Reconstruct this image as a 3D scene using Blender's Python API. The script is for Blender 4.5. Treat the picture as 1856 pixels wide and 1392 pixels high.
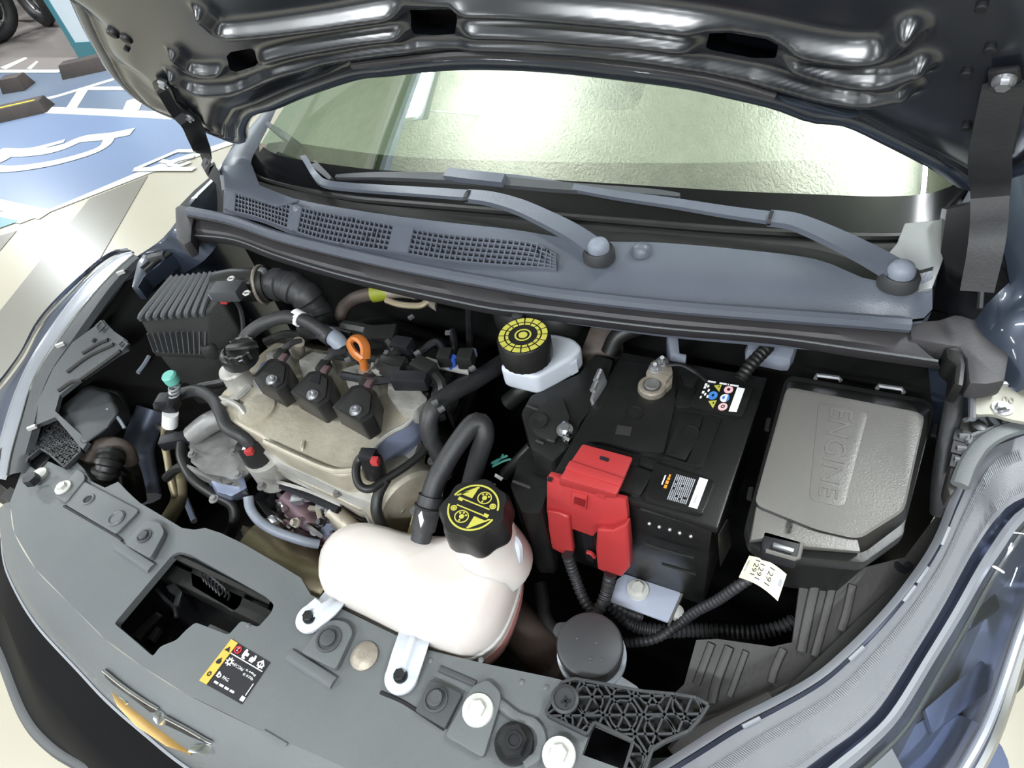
import bpy, bmesh, math, random
import numpy as np
from mathutils import Vector, Matrix
from mathutils.geometry import tessellate_polygon
random.seed(7)
for o in list(bpy.data.objects): bpy.data.objects.remove(o)
SC = bpy.context.scene
COL = SC.collection
V = Vector

# ------------------------------------------------------------------ camera
FPX, CX, CY = 1160.0, 928.0, 696.0
CAM = V((0.62, 0.0, 1.47))
def _axes(pitch, yaw, roll):
    p, y, r = (math.radians(a) for a in (pitch, yaw, roll))
    fwd = V((-math.sin(y)*math.cos(p), math.cos(y)*math.cos(p), -math.sin(p)))
    right = V((math.cos(y), math.sin(y), 0))
    up = right.cross(fwd)
    return right*math.cos(r)+up*math.sin(r), -right*math.sin(r)+up*math.cos(r), fwd
RT, UP, FW = _axes(46.2, 36.8, -13.6)
cd = bpy.data.cameras.new('camera'); cam = bpy.data.objects.new('camera', cd); COL.objects.link(cam)
cam.matrix_world = Matrix(((RT.x, UP.x, -FW.x, CAM.x), (RT.y, UP.y, -FW.y, CAM.y), (RT.z, UP.z, -FW.z, CAM.z), (0, 0, 0, 1)))
cd.sensor_width = 36; cd.lens = FPX/1856*36; cd.clip_start = 0.02; cd.clip_end = 100
SC.camera = cam

# ------------------------------------------------------------------ world, exposure, lamps
SC.view_settings.view_transform = 'Standard'; SC.view_settings.look = 'None'
SC.view_settings.gamma = 1; SC.view_settings.use_curve_mapping = False
SC.view_settings.exposure = 0.55
w = bpy.data.worlds.new('garage_air'); SC.world = w; w.use_nodes = True
w.node_tree.nodes['Background'].inputs[0].default_value = (0.80, 0.86, 1.0, 1)
w.node_tree.nodes['Background'].inputs[1].default_value = 0.55
# x, y, z, length along x, length along y, watts : the fluorescent tubes under the garage ceiling
LAMPS = [(-1.01, 1.09, 2.35, .05, 0.26, 10), (1.50, 1.35, 2.50, .06, 1.0, 36), (0.5, -1.25, 2.55, 1.2, .06, 52),
         (-2.2, -1.2, 2.55, 1.2, .06, 66), (2.3, -1.6, 2.55, .06, 1.2, 55), (-4.6, 0.9, 2.55, 1.2, .06, 70),
         (-4.2, 3.4, 2.55, 1.2, .06, 80), (-7.6, 3.0, 2.55, 1.2, .06, 80), (-7.4, 5.6, 2.55, 1.2, .06, 80), (0.2, 3.6, 2.55, 1.2, .06, 60),
         (-5.5, -4.2, 2.55, .08, 1.2, 60), (-2.6, -4.2, 2.55, .08, 1.2, 60), (0.4, -4.2, 2.55, .08, 1.2, 60), (-7.5, -7.6, 2.55, .08, 1.2, 60), (-4.0, -7.6, 2.55, .08, 1.2, 60), (-0.6, -7.6, 2.55, .08, 1.2, 60), (-9.5, -2.5, 2.55, 1.2, .08, 60)]  # second and third rows added out of view to streak the bonnet ridges

# ------------------------------------------------------------------ pixel to point
def ray(px, py): return RT*((px-CX)/FPX) - UP*((py-CY)/FPX) + FW
def P(px, py, z):
    d = ray(px, py); return CAM + d*((z-CAM.z)/d.z)
def PY(px, py, y):
    d = ray(px, py); return CAM + d*((y-CAM.y)/d.y)
def PX(px, py, x):
    d = ray(px, py); return CAM + d*((x-CAM.x)/d.x)
def PN(px, py, p0, n):
    d = ray(px, py); return CAM + d*((p0-CAM).dot(n)/d.dot(n))
def px(s): return [tuple(float(c) for c in t.split(',')) for t in s.split()]
def pts(s, z=None):
    """'x,y x,y' on the plane z, or 'x,y,z x,y,z'."""
    return [P(t[0], t[1], t[2] if len(t) > 2 else z) for t in px(s)]

def spline(p, n, closed=False):
    p = [V(a) for a in p]
    m = len(p)
    if m == 2: return [p[0].lerp(p[1], i/(n-1)) for i in range(n)]
    dense = []
    segs = m if closed else m-1
    for i in range(segs):
        if closed: a, b, c, d = p[(i-1) % m], p[i], p[(i+1) % m], p[(i+2) % m]
        else:
            b, c = p[i], p[i+1]
            a = p[i-1] if i > 0 else b*2-c
            d = p[i+2] if i+2 < m else c*2-b
        for k in range(8):
            t = k/8
            dense.append(.5*((2*b)+(c-a)*t+(2*a-5*b+4*c-d)*t*t+(3*b-a-3*c+d)*t**3))
    dense.append(p[0].copy() if closed else p[-1].copy())
    return resample(dense, n+1)[:-1] if closed else resample(dense, n)
def resample(p, n):
    L = [0]
    for a, b in zip(p, p[1:]): L.append(L[-1]+(b-a).length)
    out = []; j = 0
    for i in range(n):
        s = L[-1]*i/(n-1)
        while j < len(p)-2 and L[j+1] < s: j += 1
        d = L[j+1]-L[j]
        out.append(p[j].lerp(p[j+1], min(1, max(0, (s-L[j])/d)) if d > 1e-9 else 0))
    return out

# ------------------------------------------------------------------ materials
def lin(c):
    if isinstance(c, (int, float)): c = (c, c, c)
    f = lambda u: u/12.92 if u <= .04045 else ((u+.055)/1.055)**2.4
    return tuple(f(x/255) for x in c)+(1,)
MATS = {}
def mat(name, col, rough=.5, metal=0., spec=.5, col2=None, nscale=30, namt=.5, bump=0, bscale=200, coat=0, sss=0, sssr=.02, trans=0, ior=1.45, emit=0, alpha=1, sheen=0):
    m = bpy.data.materials.new(name); m.use_nodes = True
    nt = m.node_tree; N = nt.nodes; L = nt.links
    b = N['Principled BSDF']; I = b.inputs
    I['Base Color'].default_value = lin(col); I['Roughness'].default_value = rough; I['Metallic'].default_value = metal
    I['Specular IOR Level'].default_value = spec; I['IOR'].default_value = ior
    if coat: I['Coat Weight'].default_value = coat; I['Coat Roughness'].default_value = .05 if coat > .3 else .2
    if sss:
        I['Subsurface Weight'].default_value = sss; I['Subsurface Radius'].default_value = (1, .7, .6); I['Subsurface Scale'].default_value = sssr
    if trans: I['Transmission Weight'].default_value = trans
    if emit: I['Emission Color'].default_value = lin(col); I['Emission Strength'].default_value = emit
    I['Alpha'].default_value = alpha
    tc = N.new('ShaderNodeTexCoord')
    if col2 is not None:
        n = N.new('ShaderNodeTexNoise'); n.inputs['Scale'].default_value = nscale; n.inputs['Detail'].default_value = 6
        L.new(tc.outputs['Object'], n.inputs['Vector'])
        r = N.new('ShaderNodeValToRGB'); r.color_ramp.elements[0].position = .5-namt*.5; r.color_ramp.elements[1].position = .5+namt*.5
        r.color_ramp.elements[0].color = lin(col); r.color_ramp.elements[1].color = lin(col2)
        L.new(n.outputs['Fac'], r.inputs['Fac']); L.new(r.outputs['Color'], I['Base Color'])
    if bump:
        n = N.new('ShaderNodeTexNoise'); n.inputs['Scale'].default_value = bscale; n.inputs['Detail'].default_value = 3
        L.new(tc.outputs['Object'], n.inputs['Vector'])
        bp = N.new('ShaderNodeBump'); bp.inputs['Strength'].default_value = bump; bp.inputs['Distance'].default_value = .002
        L.new(n.outputs['Fac'], bp.inputs['Height']); L.new(bp.outputs['Normal'], I['Normal'])
    MATS[name] = m
    return m
BLACK = mat('black_plastic', 24, .38, col2=34, nscale=12, bump=.12, bscale=400)
RIBM = mat('rib_plastic', (46, 47, 50), .5, col2=(54, 55, 57), nscale=20)
BLACKM = mat('matte_black_plastic', 22, .6, col2=36, nscale=15, bump=.2, bscale=350)
BATB = mat('battery_black', 19, .32, col2=27, nscale=20, bump=.1, bscale=500)
DEEP = mat('black_steel', 12, .55, col2=22, nscale=8)
SLAM = mat('grey_shroud_plastic', (83, 87, 90), .48, col2=(95, 98, 99), nscale=6, bump=.18, bscale=600)
SLAMD = mat('dark_shroud_plastic', (56, 58, 62), .5, col2=(66, 68, 70), nscale=10, bump=.18, bscale=600)
COWL = mat('cowl_plastic', (76, 81, 91), .36, col2=(86, 91, 101), nscale=8, bump=.15, bscale=500)
SEAL = mat('seal_rubber', (62, 60, 62), .55, col2=(50, 49, 52), nscale=14, bump=.15, bscale=300)
RUB = mat('hose_rubber', (34, 35, 38), .5, col2=(50, 50, 52), nscale=18, bump=.15, bscale=300)
RUBD = mat('dark_hose_rubber', 18, .45, col2=30, nscale=18)
PAINT = mat('car_paint', (50, 58, 72), .32, metal=.4, coat=.8, col2=(56, 64, 78), nscale=900)
PAINTH = mat('hood_inner_paint', (24, 27, 34), .25, metal=.1, spec=1.0, coat=.3, col2=(30, 33, 39), nscale=3)
PIANO = mat('piano_black', (9, 9, 12), .2, spec=.3, col2=(14, 14, 16), nscale=4)
ALU = mat('cast_aluminium', (198, 197, 193), .42, metal=.45, col2=(160, 158, 152), nscale=22, bump=.35, bscale=160)
ALUD = mat('dusty_aluminium', (188, 182, 168), .5, metal=.35, col2=(136, 128, 112), nscale=16, namt=.8, bump=.45, bscale=110)
ALUB = mat('grey_aluminium', (140, 140, 140), .5, metal=.5, col2=(92, 90, 88), nscale=18, bump=.4, bscale=120)
STEEL = mat('zinc_steel', (205, 206, 210), .3, metal=.85, col2=(170, 172, 178), nscale=40)
BOLT = mat('bright_bolt', (225, 225, 222), .35, metal=.5, col2=(205, 205, 200), nscale=60)
WBOLT = mat('white_coated_bolt', (200, 200, 196), .4, metal=.15, col2=(184, 184, 180), nscale=50)
DBOLT = mat('dark_bolt', (42, 43, 46), .35, metal=.6, col2=(60, 60, 62), nscale=60)
RUST = mat('heat_browned_steel', (120, 92, 84), .5, metal=.5, col2=(88, 76, 92), nscale=16, bump=.3, bscale=90)
GOLD = mat('heat_shield_metal', (190, 178, 150), .38, metal=.5, col2=(150, 138, 116), nscale=10, bump=.3, bscale=80)
LEAD = mat('lead_clamp', (150, 143, 132), .5, metal=.5, col2=(140, 132, 122), nscale=60, bump=.4, bscale=250)
CHROME = mat('chrome', (225, 227, 233), .16, metal=1, col2=(228, 230, 236), nscale=5)
RED = mat('red_plastic', (162, 48, 50), .45, col2=(170, 55, 56), nscale=8, bump=.08, bscale=400)
TANK = mat('translucent_tank_plastic', (210, 204, 198), .34, col2=(204, 196, 192), nscale=6, sss=.5, sssr=.03)
TANKP = mat('coolant_seen_through_plastic', (214, 138, 138), .34, col2=(220, 164, 154), nscale=9, sss=.4, sssr=.02)
TANKW = mat('white_tank_plastic', (192, 197, 206), .4, col2=(184, 190, 200), nscale=8, sss=.3, sssr=.01)
ORANGE = mat('orange_plastic', (180, 108, 48), .4, col2=(166, 92, 40), nscale=30)
YEL = mat('yellow_print', (190, 186, 84), .5, col2=(180, 174, 74), nscale=90)
YELL = mat('yellow_label', (206, 166, 74), .45, col2=(198, 158, 66), nscale=60)
WHITE = mat('white_print', (236, 236, 236), .5, col2=(226, 226, 228), nscale=80)
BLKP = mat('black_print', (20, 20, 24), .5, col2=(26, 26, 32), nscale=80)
REDP = mat('red_print', (196, 44, 54), .5, col2=(186, 36, 48), nscale=80)
BLUEP = mat('blue_print', (70, 140, 214), .5, col2=(60, 124, 204), nscale=80)
PINKP = mat('pink_print', (240, 196, 200), .5, col2=(234, 186, 190), nscale=80)
ORGP = mat('orange_print', (232, 160, 60), .5, col2=(220, 140, 44), nscale=90)
GREYP = mat('grey_print', (176, 180, 186), .5, col2=(150, 154, 160), nscale=90)
TAGP = mat('paper_tag', (232, 228, 206), .55, col2=(214, 206, 168), nscale=40)
TEAL = mat('teal_cap', (104, 176, 164), .45, col2=(92, 164, 152), nscale=40)
BLUEC = mat('blue_connector', (44, 84, 176), .45, col2=(36, 72, 160), nscale=40)
BLUEM = mat('blue_grey_metal', (140, 148, 172), .4, metal=.4, col2=(112, 120, 144), nscale=22)
GREYC = mat('grey_connector', (128, 134, 146), .45, col2=(112, 118, 130), nscale=40)
TAN = mat('tan_pipe', (138, 128, 100), .45, metal=.4, col2=(112, 104, 84), nscale=25)
BROWN = mat('brown_rubber', (78, 68, 62), .6, col2=(54, 47, 44), nscale=14, bump=.2, bscale=150)
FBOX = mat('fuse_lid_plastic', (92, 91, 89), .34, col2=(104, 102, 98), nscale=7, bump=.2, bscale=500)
SHIELD = mat('splash_shield_plastic', (50, 48, 47), .55, col2=(40, 39, 38), nscale=9, bump=.2, bscale=200)
GOLDE = mat('gold_emblem', (146, 116, 62), .35, metal=.4, col2=(132, 104, 54), nscale=30)
LENSG = mat('headlight_bezel', (176, 179, 186), .3, metal=.45, col2=(152, 156, 166), nscale=5)
LENSD = mat('headlight_dark_bezel', (70, 76, 92), .2, metal=.6, col2=(46, 50, 64), nscale=7)
FLG = mat('grey_lamp_flange', (104, 106, 112), .4, col2=(116, 118, 122), nscale=9, bump=.2, bscale=700)
LENSH = mat('lamp_housing', (140, 146, 160), .25, metal=.45, col2=(112, 118, 134), nscale=4)
LENSB = mat('headlight_blue_reflector', (128, 138, 166), .25, metal=.5, col2=(110, 120, 150), nscale=6)
CREAM = mat('cream_epoxy_floor', (166, 161, 146), .3, col2=(156, 150, 134), nscale=1.3, namt=.7)
BLUEF = mat('blue_floor_paint', (102, 119, 148), .3, col2=(108, 123, 149), nscale=1.5, namt=.7)
BLUEG = mat('grey_blue_floor_paint', (88, 102, 124), .3, col2=(100, 110, 124), nscale=1.2)
GREYF = mat('grey_floor_paint', (118, 116, 108), .3, col2=(112, 110, 102), nscale=1.5)
PINKF = mat('pale_concrete_floor', (130, 122, 118), .3, col2=(116, 112, 110), nscale=.9)
TEALF = mat('teal_floor_paint', (96, 136, 144), .35, col2=(90, 128, 136), nscale=2)
WHITEF = mat('white_floor_paint', (190, 192, 190), .35, col2=(180, 184, 184), nscale=2)
COLW = mat('white_wall_paint', (206, 216, 222), .5, col2=(196, 206, 214), nscale=1.5)
COLT = mat('teal_wall_paint', (66, 122, 132), .45, col2=(58, 110, 122), nscale=2)
STOPM = mat('wheel_stop_rubber', (46, 43, 42), .7, col2=(66, 56, 52), nscale=9, bump=.3, bscale=60)
DASH = mat('dashboard_plastic', (120, 108, 96), .6, col2=(104, 94, 84), nscale=14, bump=.2, bscale=200)
CABIN = mat('cabin_upholstery', (206, 214, 206), .7, col2=(190, 200, 192), nscale=5)
WALLM = mat('garage_wall_paint', (190, 192, 190), .6, col2=(176, 178, 178), nscale=.8)
TYRE = mat('tyre_rubber', (26, 26, 28), .6, col2=(40, 40, 40), nscale=30)
LAMPM = mat('lamp_tube', (245, 250, 255), .4, emit=9)

# sprayed ceiling: lumpy mineral coat
def ceiling_mat():
    m = mat('sprayed_ceiling', (186, 193, 184), .9, col2=(206, 213, 203), nscale=14)
    nt = m.node_tree; N = nt.nodes; L = nt.links
    tc = N.new('ShaderNodeTexCoord')
    a = N.new('ShaderNodeTexNoise'); a.inputs['Scale'].default_value = 62; a.inputs['Detail'].default_value = 4; a.inputs['Roughness'].default_value = .65
    L.new(tc.outputs['Object'], a.inputs['Vector'])
    bp = N.new('ShaderNodeBump'); bp.inputs['Strength'].default_value = 1; bp.inputs['Distance'].default_value = .02
    L.new(a.outputs['Fac'], bp.inputs['Height']); L.new(bp.outputs['Normal'], N['Principled BSDF'].inputs['Normal'])
    return m
CEIL = ceiling_mat()

def glass_mat(name, tint, refl, rough=.0):
    """thin pane: tinted see-through plus a mirror share"""
    m = bpy.data.materials.new(name); m.use_nodes = True
    nt = m.node_tree; N = nt.nodes; L = nt.links
    N.remove(N['Principled BSDF'])
    t = N.new('ShaderNodeBsdfTransparent'); t.inputs[0].default_value = lin(tint)
    g = N.new('ShaderNodeBsdfGlossy'); g.inputs['Roughness'].default_value = rough; g.inputs[0].default_value = (1, .985, .955, 1) if 'wind' in name else (1, 1, 1, 1)
    lw = N.new('ShaderNodeLayerWeight'); lw.inputs['Blend'].default_value = .25
    mr = N.new('ShaderNodeMapRange'); mr.inputs['To Min'].default_value = refl; mr.inputs['To Max'].default_value = min(1, refl+.5)
    L.new(lw.outputs['Fresnel'], mr.inputs['Value'])
    mx = N.new('ShaderNodeMixShader'); L.new(mr.outputs[0], mx.inputs[0]); L.new(t.outputs[0], mx.inputs[1]); L.new(g.outputs[0], mx.inputs[2])
    L.new(mx.outputs[0], N['Material Output'].inputs[0])
    return m
GLASS = glass_mat('coated_windscreen_glass', (196, 230, 208), .50)
LENS = glass_mat('clear_lens', (226, 230, 238), .14, .03)

# ------------------------------------------------------------------ mesh builder
ORG = {}
class MB:
    def __init__(s): s.bm = bmesh.new()
    def poly(s, p):
        vs = [s.bm.verts.new(a) for a in p]
        try: s.bm.faces.new(vs)
        except ValueError: pass
        return s
    def plate(s, top, vec, holes=()):
        """closed slab: outline (+holes) swept by vec"""
        if isinstance(vec, (int, float)): vec = V((0, 0, -vec))
        loops = [list(top)]+[list(h) for h in holes]
        tris = tessellate_polygon(loops)
        flat = [p for l in loops for p in l]
        a = [s.bm.verts.new(p) for p in flat]; b = [s.bm.verts.new(p+vec) for p in flat]
        if not holes:
            try:
                s.bm.faces.new(a); s.bm.faces.new(b[::-1])
            except ValueError: pass
        else:
            for t in tris:
                try:
                    s.bm.faces.new([a[i] for i in t]); s.bm.faces.new([b[i] for i in t[::-1]])
                except ValueError: pass
        k = 0
        for l in loops:
            n = len(l)
            for i in range(n):
                j = (i+1) % n
                try: s.bm.faces.new((a[k+i], b[k+i], b[k+j], a[k+j]))
                except ValueError: pass
            k += n
        return s
    def box(s, c, sx, sy, sz, rz=0, R=None):
        R = R or Matrix.Rotation(rz, 3, 'Z'); c = V(c)
        q = [c+R @ V((x*sx/2, y*sy/2, z*sz/2)) for z in (-1, 1) for x, y in ((-1, -1), (1, -1), (1, 1), (-1, 1))]
        v = [s.bm.verts.new(a) for a in q]
        for f in ((0, 3, 2, 1), (4, 5, 6, 7), (0, 1, 5, 4), (1, 2, 6, 5), (2, 3, 7, 6), (3, 0, 4, 7)): s.bm.faces.new([v[i] for i in f])
        return s
    def hexa(s, bot, top):
        n = len(bot)
        v = [s.bm.verts.new(a) for a in list(bot)+list(top)]
        s.bm.faces.new(v[:n][::-1]); s.bm.faces.new(v[n:])
        for i in range(n):
            j = (i+1) % n; s.bm.faces.new((v[i], v[j], v[n+j], v[n+i]))
        return s
    def loft(s, rows, closed=False, cap=False):
        vs = [[s.bm.verts.new(p) for p in r] for r in rows]
        n = len(rows[0])
        for a, b in zip(vs, vs[1:]):
            for i in range(n if closed else n-1):
                j = (i+1) % n
                try: s.bm.faces.new((a[i], a[j], b[j], b[i]))
                except ValueError: pass
        if cap:
            s.bm.faces.new(vs[0][::-1]); s.bm.faces.new(vs[-1])
        return s
    def tube(s, p, r, n=10, steps=None, smooth=True, cap=True, flat=1.0):
        p = [V(a) for a in p]
        if smooth and len(p) > 2: p = spline(p, steps or len(p)*6)
        rr = r if callable(r) else (lambda i, m: r)
        m = len(p); rows = []; prev = None
        for i in range(m):
            t = (p[min(i+1, m-1)]-p[max(i-1, 0)]).normalized()
            if prev is None:
                u = t.cross(V((0, 0, 1)));  u = u if u.length > 1e-3 else t.cross(V((1, 0, 0)))
            else: u = prev-t*prev.dot(t)
            u.normalize(); prev = u; v = t.cross(u)
            q = rr(i, m)
            rows.append([p[i]+u*(q*math.cos(a))+v*(q*flat*math.sin(a)) for a in (2*math.pi*k/n for k in range(n))])
        return s.loft(rows, True, cap)
    def conduit(s, p, r, pitch=.006, n=10):
        """corrugated split conduit"""
        q = spline([V(a) for a in p], 40); L = sum((b-a).length for a, b in zip(q, q[1:]))
        m = max(12, int(L/pitch)*4); q = spline([V(a) for a in p], m)
        return s.tube(q, lambda i, mm: r*(1.0 if i % 4 < 2 else .84), n, smooth=False)
    def cyl(s, c0, c1, r0, r1=None, n=20): 
        return s.tube([c0, c1], (lambda i, m: r0 if i == 0 else (r0 if r1 is None else r1)), n, smooth=False)
    def lathe(s, c, prof, n=24, axis=V((0, 0, 1)), lobes=0, amp=0):
        """prof: (r, h) pairs along axis from c"""
        axis = axis.normalized(); u = axis.orthogonal().normalized(); v = axis.cross(u); c = V(c)
        rows = []
        for r, h in prof:
            row = []
            for k in range(n):
                a = 2*math.pi*k/n
                q = r*(1+amp*math.cos(lobes*a)) if lobes and r > .4*max(x[0] for x in prof) else r
                row.append(c+axis*h+u*(q*math.cos(a))+v*(q*math.sin(a)))
            rows.append(row)
        return s.loft(rows, True, True)
    def hexhead(s, c, r, h, axis=V((0, 0, 1)), washer=1.5):
        axis = axis.normalized(); c = V(c)
        if washer: s.cyl(c, c+axis*h*.3, r*washer, r*washer*.96, 24)
        s.cyl(c+axis*h*.28, c+axis*h, r, r*.93, 6)
        return s
    def sphere(s, c, r, sx=1, sy=1, sz=1, n=14):
        bmesh.ops.create_uvsphere(s.bm, u_segments=n, v_segments=n//2+2, radius=1, matrix=Matrix.Translation(V(c)) @ Matrix.Diagonal((r*sx, r*sy, r*sz, 1)))
        return s
    def torus(s, c, R, r, axis=V((0, 0, 1)), n=24, m=8):
        axis = V(axis).normalized(); u = axis.orthogonal().normalized(); v = axis.cross(u); c = V(c)
        rows = []
        for i in range(n+1):
            a = 2*math.pi*i/n; d = u*math.cos(a)+v*math.sin(a)
            rows.append([c+d*(R+r*math.cos(b))+axis*(r*math.sin(b)) for b in (2*math.pi*k/m for k in range(m))])
        return s.loft(rows, True)
    def build(s, name, m, parent=None, bevel=0, seg=2, ang=38, sub=0, org=None, sharp=True):
        bm = s.bm
        bmesh.ops.remove_doubles(bm, verts=bm.verts, dist=1e-6)
        bmesh.ops.recalc_face_normals(bm, faces=bm.faces)
        if bevel:
            ed = [e for e in bm.edges if len(e.link_faces) == 2 and e.calc_face_angle(0) > math.radians(28)]
            if ed: bmesh.ops.bevel(bm, geom=ed, offset=bevel, segments=seg, affect='EDGES', clamp_overlap=True, profile=.6)
        co = [v.co for v in bm.verts]
        if parent is not None: org = ORG[parent.name]
        elif org is None:
            lo = [min(c[i] for c in co) for i in range(3)]; hi = [max(c[i] for c in co) for i in range(3)]
            org = V(((lo[0]+hi[0])/2, (lo[1]+hi[1])/2, lo[2]))
        bmesh.ops.translate(bm, verts=bm.verts, vec=-V(org))
        me = bpy.data.meshes.new(name); bm.to_mesh(me); bm.free()
        me.polygons.foreach_set('use_smooth', [True]*len(me.polygons))
        if sharp: me.set_sharp_from_angle(angle=math.radians(ang))
        me.materials.append(m)
        o = bpy.data.objects.new(name, me); COL.objects.link(o)
        if parent is not None: o.parent = parent
        else: o.location = org
        ORG[o.name] = V(org)
        if sub:
            md = o.modifiers.new('sub', 'SUBSURF'); md.levels = sub; md.render_levels = sub
        return o
def tag(o, label=None, cat=None, group=None, kind=None):
    if label: o['label'] = label
    if cat: o['category'] = cat
    if group: o['group'] = group
    if kind: o['kind'] = kind
    return o
def thing(name, label, cat, at, group=None):
    o = bpy.data.objects.new(name, None); COL.objects.link(o); o.location = at; o.empty_display_size = .05
    ORG[o.name] = V(at)
    return tag(o, label, cat, group)
def lab(o, l): o['label'] = l; return o

class Quad:
    """a flat patch with corners bottom-left, bottom-right, top-right, top-left"""
    def __init__(s, bl, br, tr, tl, lift=.0006):
        s.c = [V(a) for a in (bl, br, tr, tl)]
        n = (s.c[1]-s.c[0]).cross(s.c[3]-s.c[0]).normalized(); s.n = n if n.z > -.2 else -n
        if s.n.dot(CAM-s.c[0]) < 0: s.n = -s.n
        s.lift = lift
    def __call__(s, u, v, k=1):
        a, b, c, d = s.c
        return a*(1-u)*(1-v)+b*u*(1-v)+c*u*v+d*(1-u)*v+s.n*(s.lift*k)
    def rect(s, mb, u0, v0, u1, v1, k=1):
        return mb.plate([s(u0, v0, k), s(u1, v0, k), s(u1, v1, k), s(u0, v1, k)], -s.n*(s.lift*.8))
    def shape(s, mb, uv, k=1): return mb.plate([s(u, v, k) for u, v in uv], -s.n*(s.lift*.8))
    def disc(s, mb, u, v, ru, rv=None, k=1, n=18, hole=0, a0=0, a1=360):
        rv = rv or ru
        A = [math.radians(a0+(a1-a0)*i/n) for i in range(n+(0 if a1-a0 == 360 else 1))]
        o = [s(u+ru*math.cos(a), v+rv*math.sin(a), k) for a in A]
        if not hole: return mb.plate(o, -s.n*(s.lift*.8))
        i = [s(u+ru*hole*math.cos(a), v+rv*hole*math.sin(a), k) for a in A]
        if a1-a0 == 360: return mb.plate(o, -s.n*(s.lift*.8), [i])
        return mb.plate(o+i[::-1], -s.n*(s.lift*.8))
    def text(s, mb, txt, u, v, du, dv, k=1, thick=None):
        """txt spans du (along u) x dv (along v) from u,v"""
        cu = bpy.data.curves.new('t', 'FONT'); cu.body = txt; cu.resolution_u = 2
        ob = bpy.data.objects.new('t', cu); me = bpy.data.meshes.new_from_object(ob)
        xs = [q.co.x for q in me.vertices]; ys = [q.co.y for q in me.vertices]
        x0, x1, y0, y1 = min(xs), max(xs), min(ys), max(ys)
        vs = [mb.bm.verts.new(s(u+du*(q.co.x-x0)/(x1-x0), v+dv*(q.co.y-y0)/(y1-y0), k)) for q in me.vertices]
        fs = []
        for p in me.polygons:
            try: fs.append(mb.bm.faces.new([vs[i] for i in p.vertices]))
            except ValueError: pass
        if thick and fs:
            r = bmesh.ops.extrude_face_region(mb.bm, geom=fs)
            bmesh.ops.translate(mb.bm, verts=[g for g in r['geom'] if isinstance(g, bmesh.types.BMVert)], vec=s.n*thick)
        bpy.data.objects.remove(ob); bpy.data.meshes.remove(me); bpy.data.curves.remove(cu)
        return mb
def inside(p, poly):
    x, y = p; c = False; n = len(poly)
    for i in range(n):
        (x1, y1), (x2, y2) = poly[i], poly[i-1]
        if (y1 > y) != (y2 > y) and x < (x2-x1)*(y-y1)/(y2-y1)+x1: c = not c
    return c
def capsule(a, b, r, z, n=8):
    a, b = V(a), V(b); d = (b-a); d.z = 0; d.normalize(); s = V((-d.y, d.x, 0)); o = []
    for k in range(n+1):
        t = -math.pi/2+math.pi*k/n; o.append(b+d*(r*math.cos(t))+s*(r*math.sin(t)))
    for k in range(n+1):
        t = math.pi/2+math.pi*k/n; o.append(a+d*(r*math.cos(t))+s*(r*math.sin(t)))
    return [V((p.x, p.y, z)) for p in o]
def rounded(p, r, n=4):
    """round the corners of a closed outline"""
    o = []; m = len(p)
    for i in range(m):
        a, b, c = p[i-1], p[i], p[(i+1) % m]
        ra = min(r, (a-b).length*.45); rc = min(r, (c-b).length*.45)
        s, e = b+(a-b).normalized()*ra, b+(c-b).normalized()*rc
        for k in range(n+1):
            t = k/n; o.append(s*(1-t)**2+b*2*t*(1-t)+e*t*t)
    return o
# ================================================================== SETTING
fl = MB().plate([V((-22, -10, 0)), V((9, -10, 0)), V((9, 16, 0)), V((-22, 16, 0))], .2).build('floor', CREAM); tag(fl, kind='structure')
def paint(name, s, m, z, label=None):
    o = MB().plate([P(x, y, z) for x, y in px(s)], .001).build(name, m, fl)
    if label: lab(o, label)
    return o
paint('concrete_floor', '-60,-60 200,-60 200,112 140,128 0,130 -200,133', PINKF, .0015, 'pale worn concrete beyond the painted bays')
paint('blue_bay_paint', '-500,133 0,130 140,128 330,110 430,190 445,244 410,256 262,300 81,383 0,366 -300,302', BLUEG, .002, 'grey-blue floor paint of the far bays')
paint('blue_bay_paint', '-400,232 88,199 310,206 450,205 450,246 414,255 263,306 81,383 0,366 -400,281', BLUEF, .003, 'bright blue floor paint of the wheelchair bay')
NST = [0]
def stripe(name, s, wid, z=.004, m=WHITEF, closed=False, smooth=False, label=None):
    NST[0] += 1; z += NST[0]*.00025
    p = [P(x, y, z) for x, y in px(s)]
    if smooth: p = spline(p, len(p)*6)
    mb = MB(); n = len(p); L = []; R = []
    for i in range(n):
        t = (p[min(i+1, n-1)]-p[max(i-1, 0)]).normalized(); q = V((-t.y, t.x, 0))
        L.append(p[i]+q*wid/2); R.append(p[i]-q*wid/2)
    dn = V((0, 0, -.0015))
    mb.loft([[q_+dn for q_ in L], L, R, [q_+dn for q_ in R]])
    o = mb.build(name, m, fl)
    if label: lab(o, label)
    return o
# white bay edges
stripe('white_line', '-400,276 0,371 83,389', 0.087); paint('white_line', '81,383 263,306 414,255 450,243 452,250 420,262 268,315 36,405 0,397 -60,384', WHITEF, .0045)
stripe('white_line', '0,196 100,175 207,143', 0.058); stripe('white_line', '83,199 180,203 320,210', 0.093)
stripe('white_line', '126,201 152,160', 0.093); stripe('white_line', '236,203 246,178', 0.128); stripe('white_line', '150,160 230,160', 0.058); stripe('white_line', '-100,131 0,129 110,129', 0.058)
paint('white_line', '0,122 46,103 50,106 10,126', WHITEF, .004); paint('white_line', '48,124 66,110 70,112 56,126', WHITEF, .004)
paint('teal_floor_paint', '-60,378 0,393 36,400 0,413 -60,436', TEALF, .005)
# hatching of the walkway
for s in ('162,360 268,318 172,484 70,592 0,700 -60,760 -60,690 0,563', '0,427 30,418 0,454 -60,500 -60,450'):
    paint('grey_stripe', s, GREYF, .003)
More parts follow.
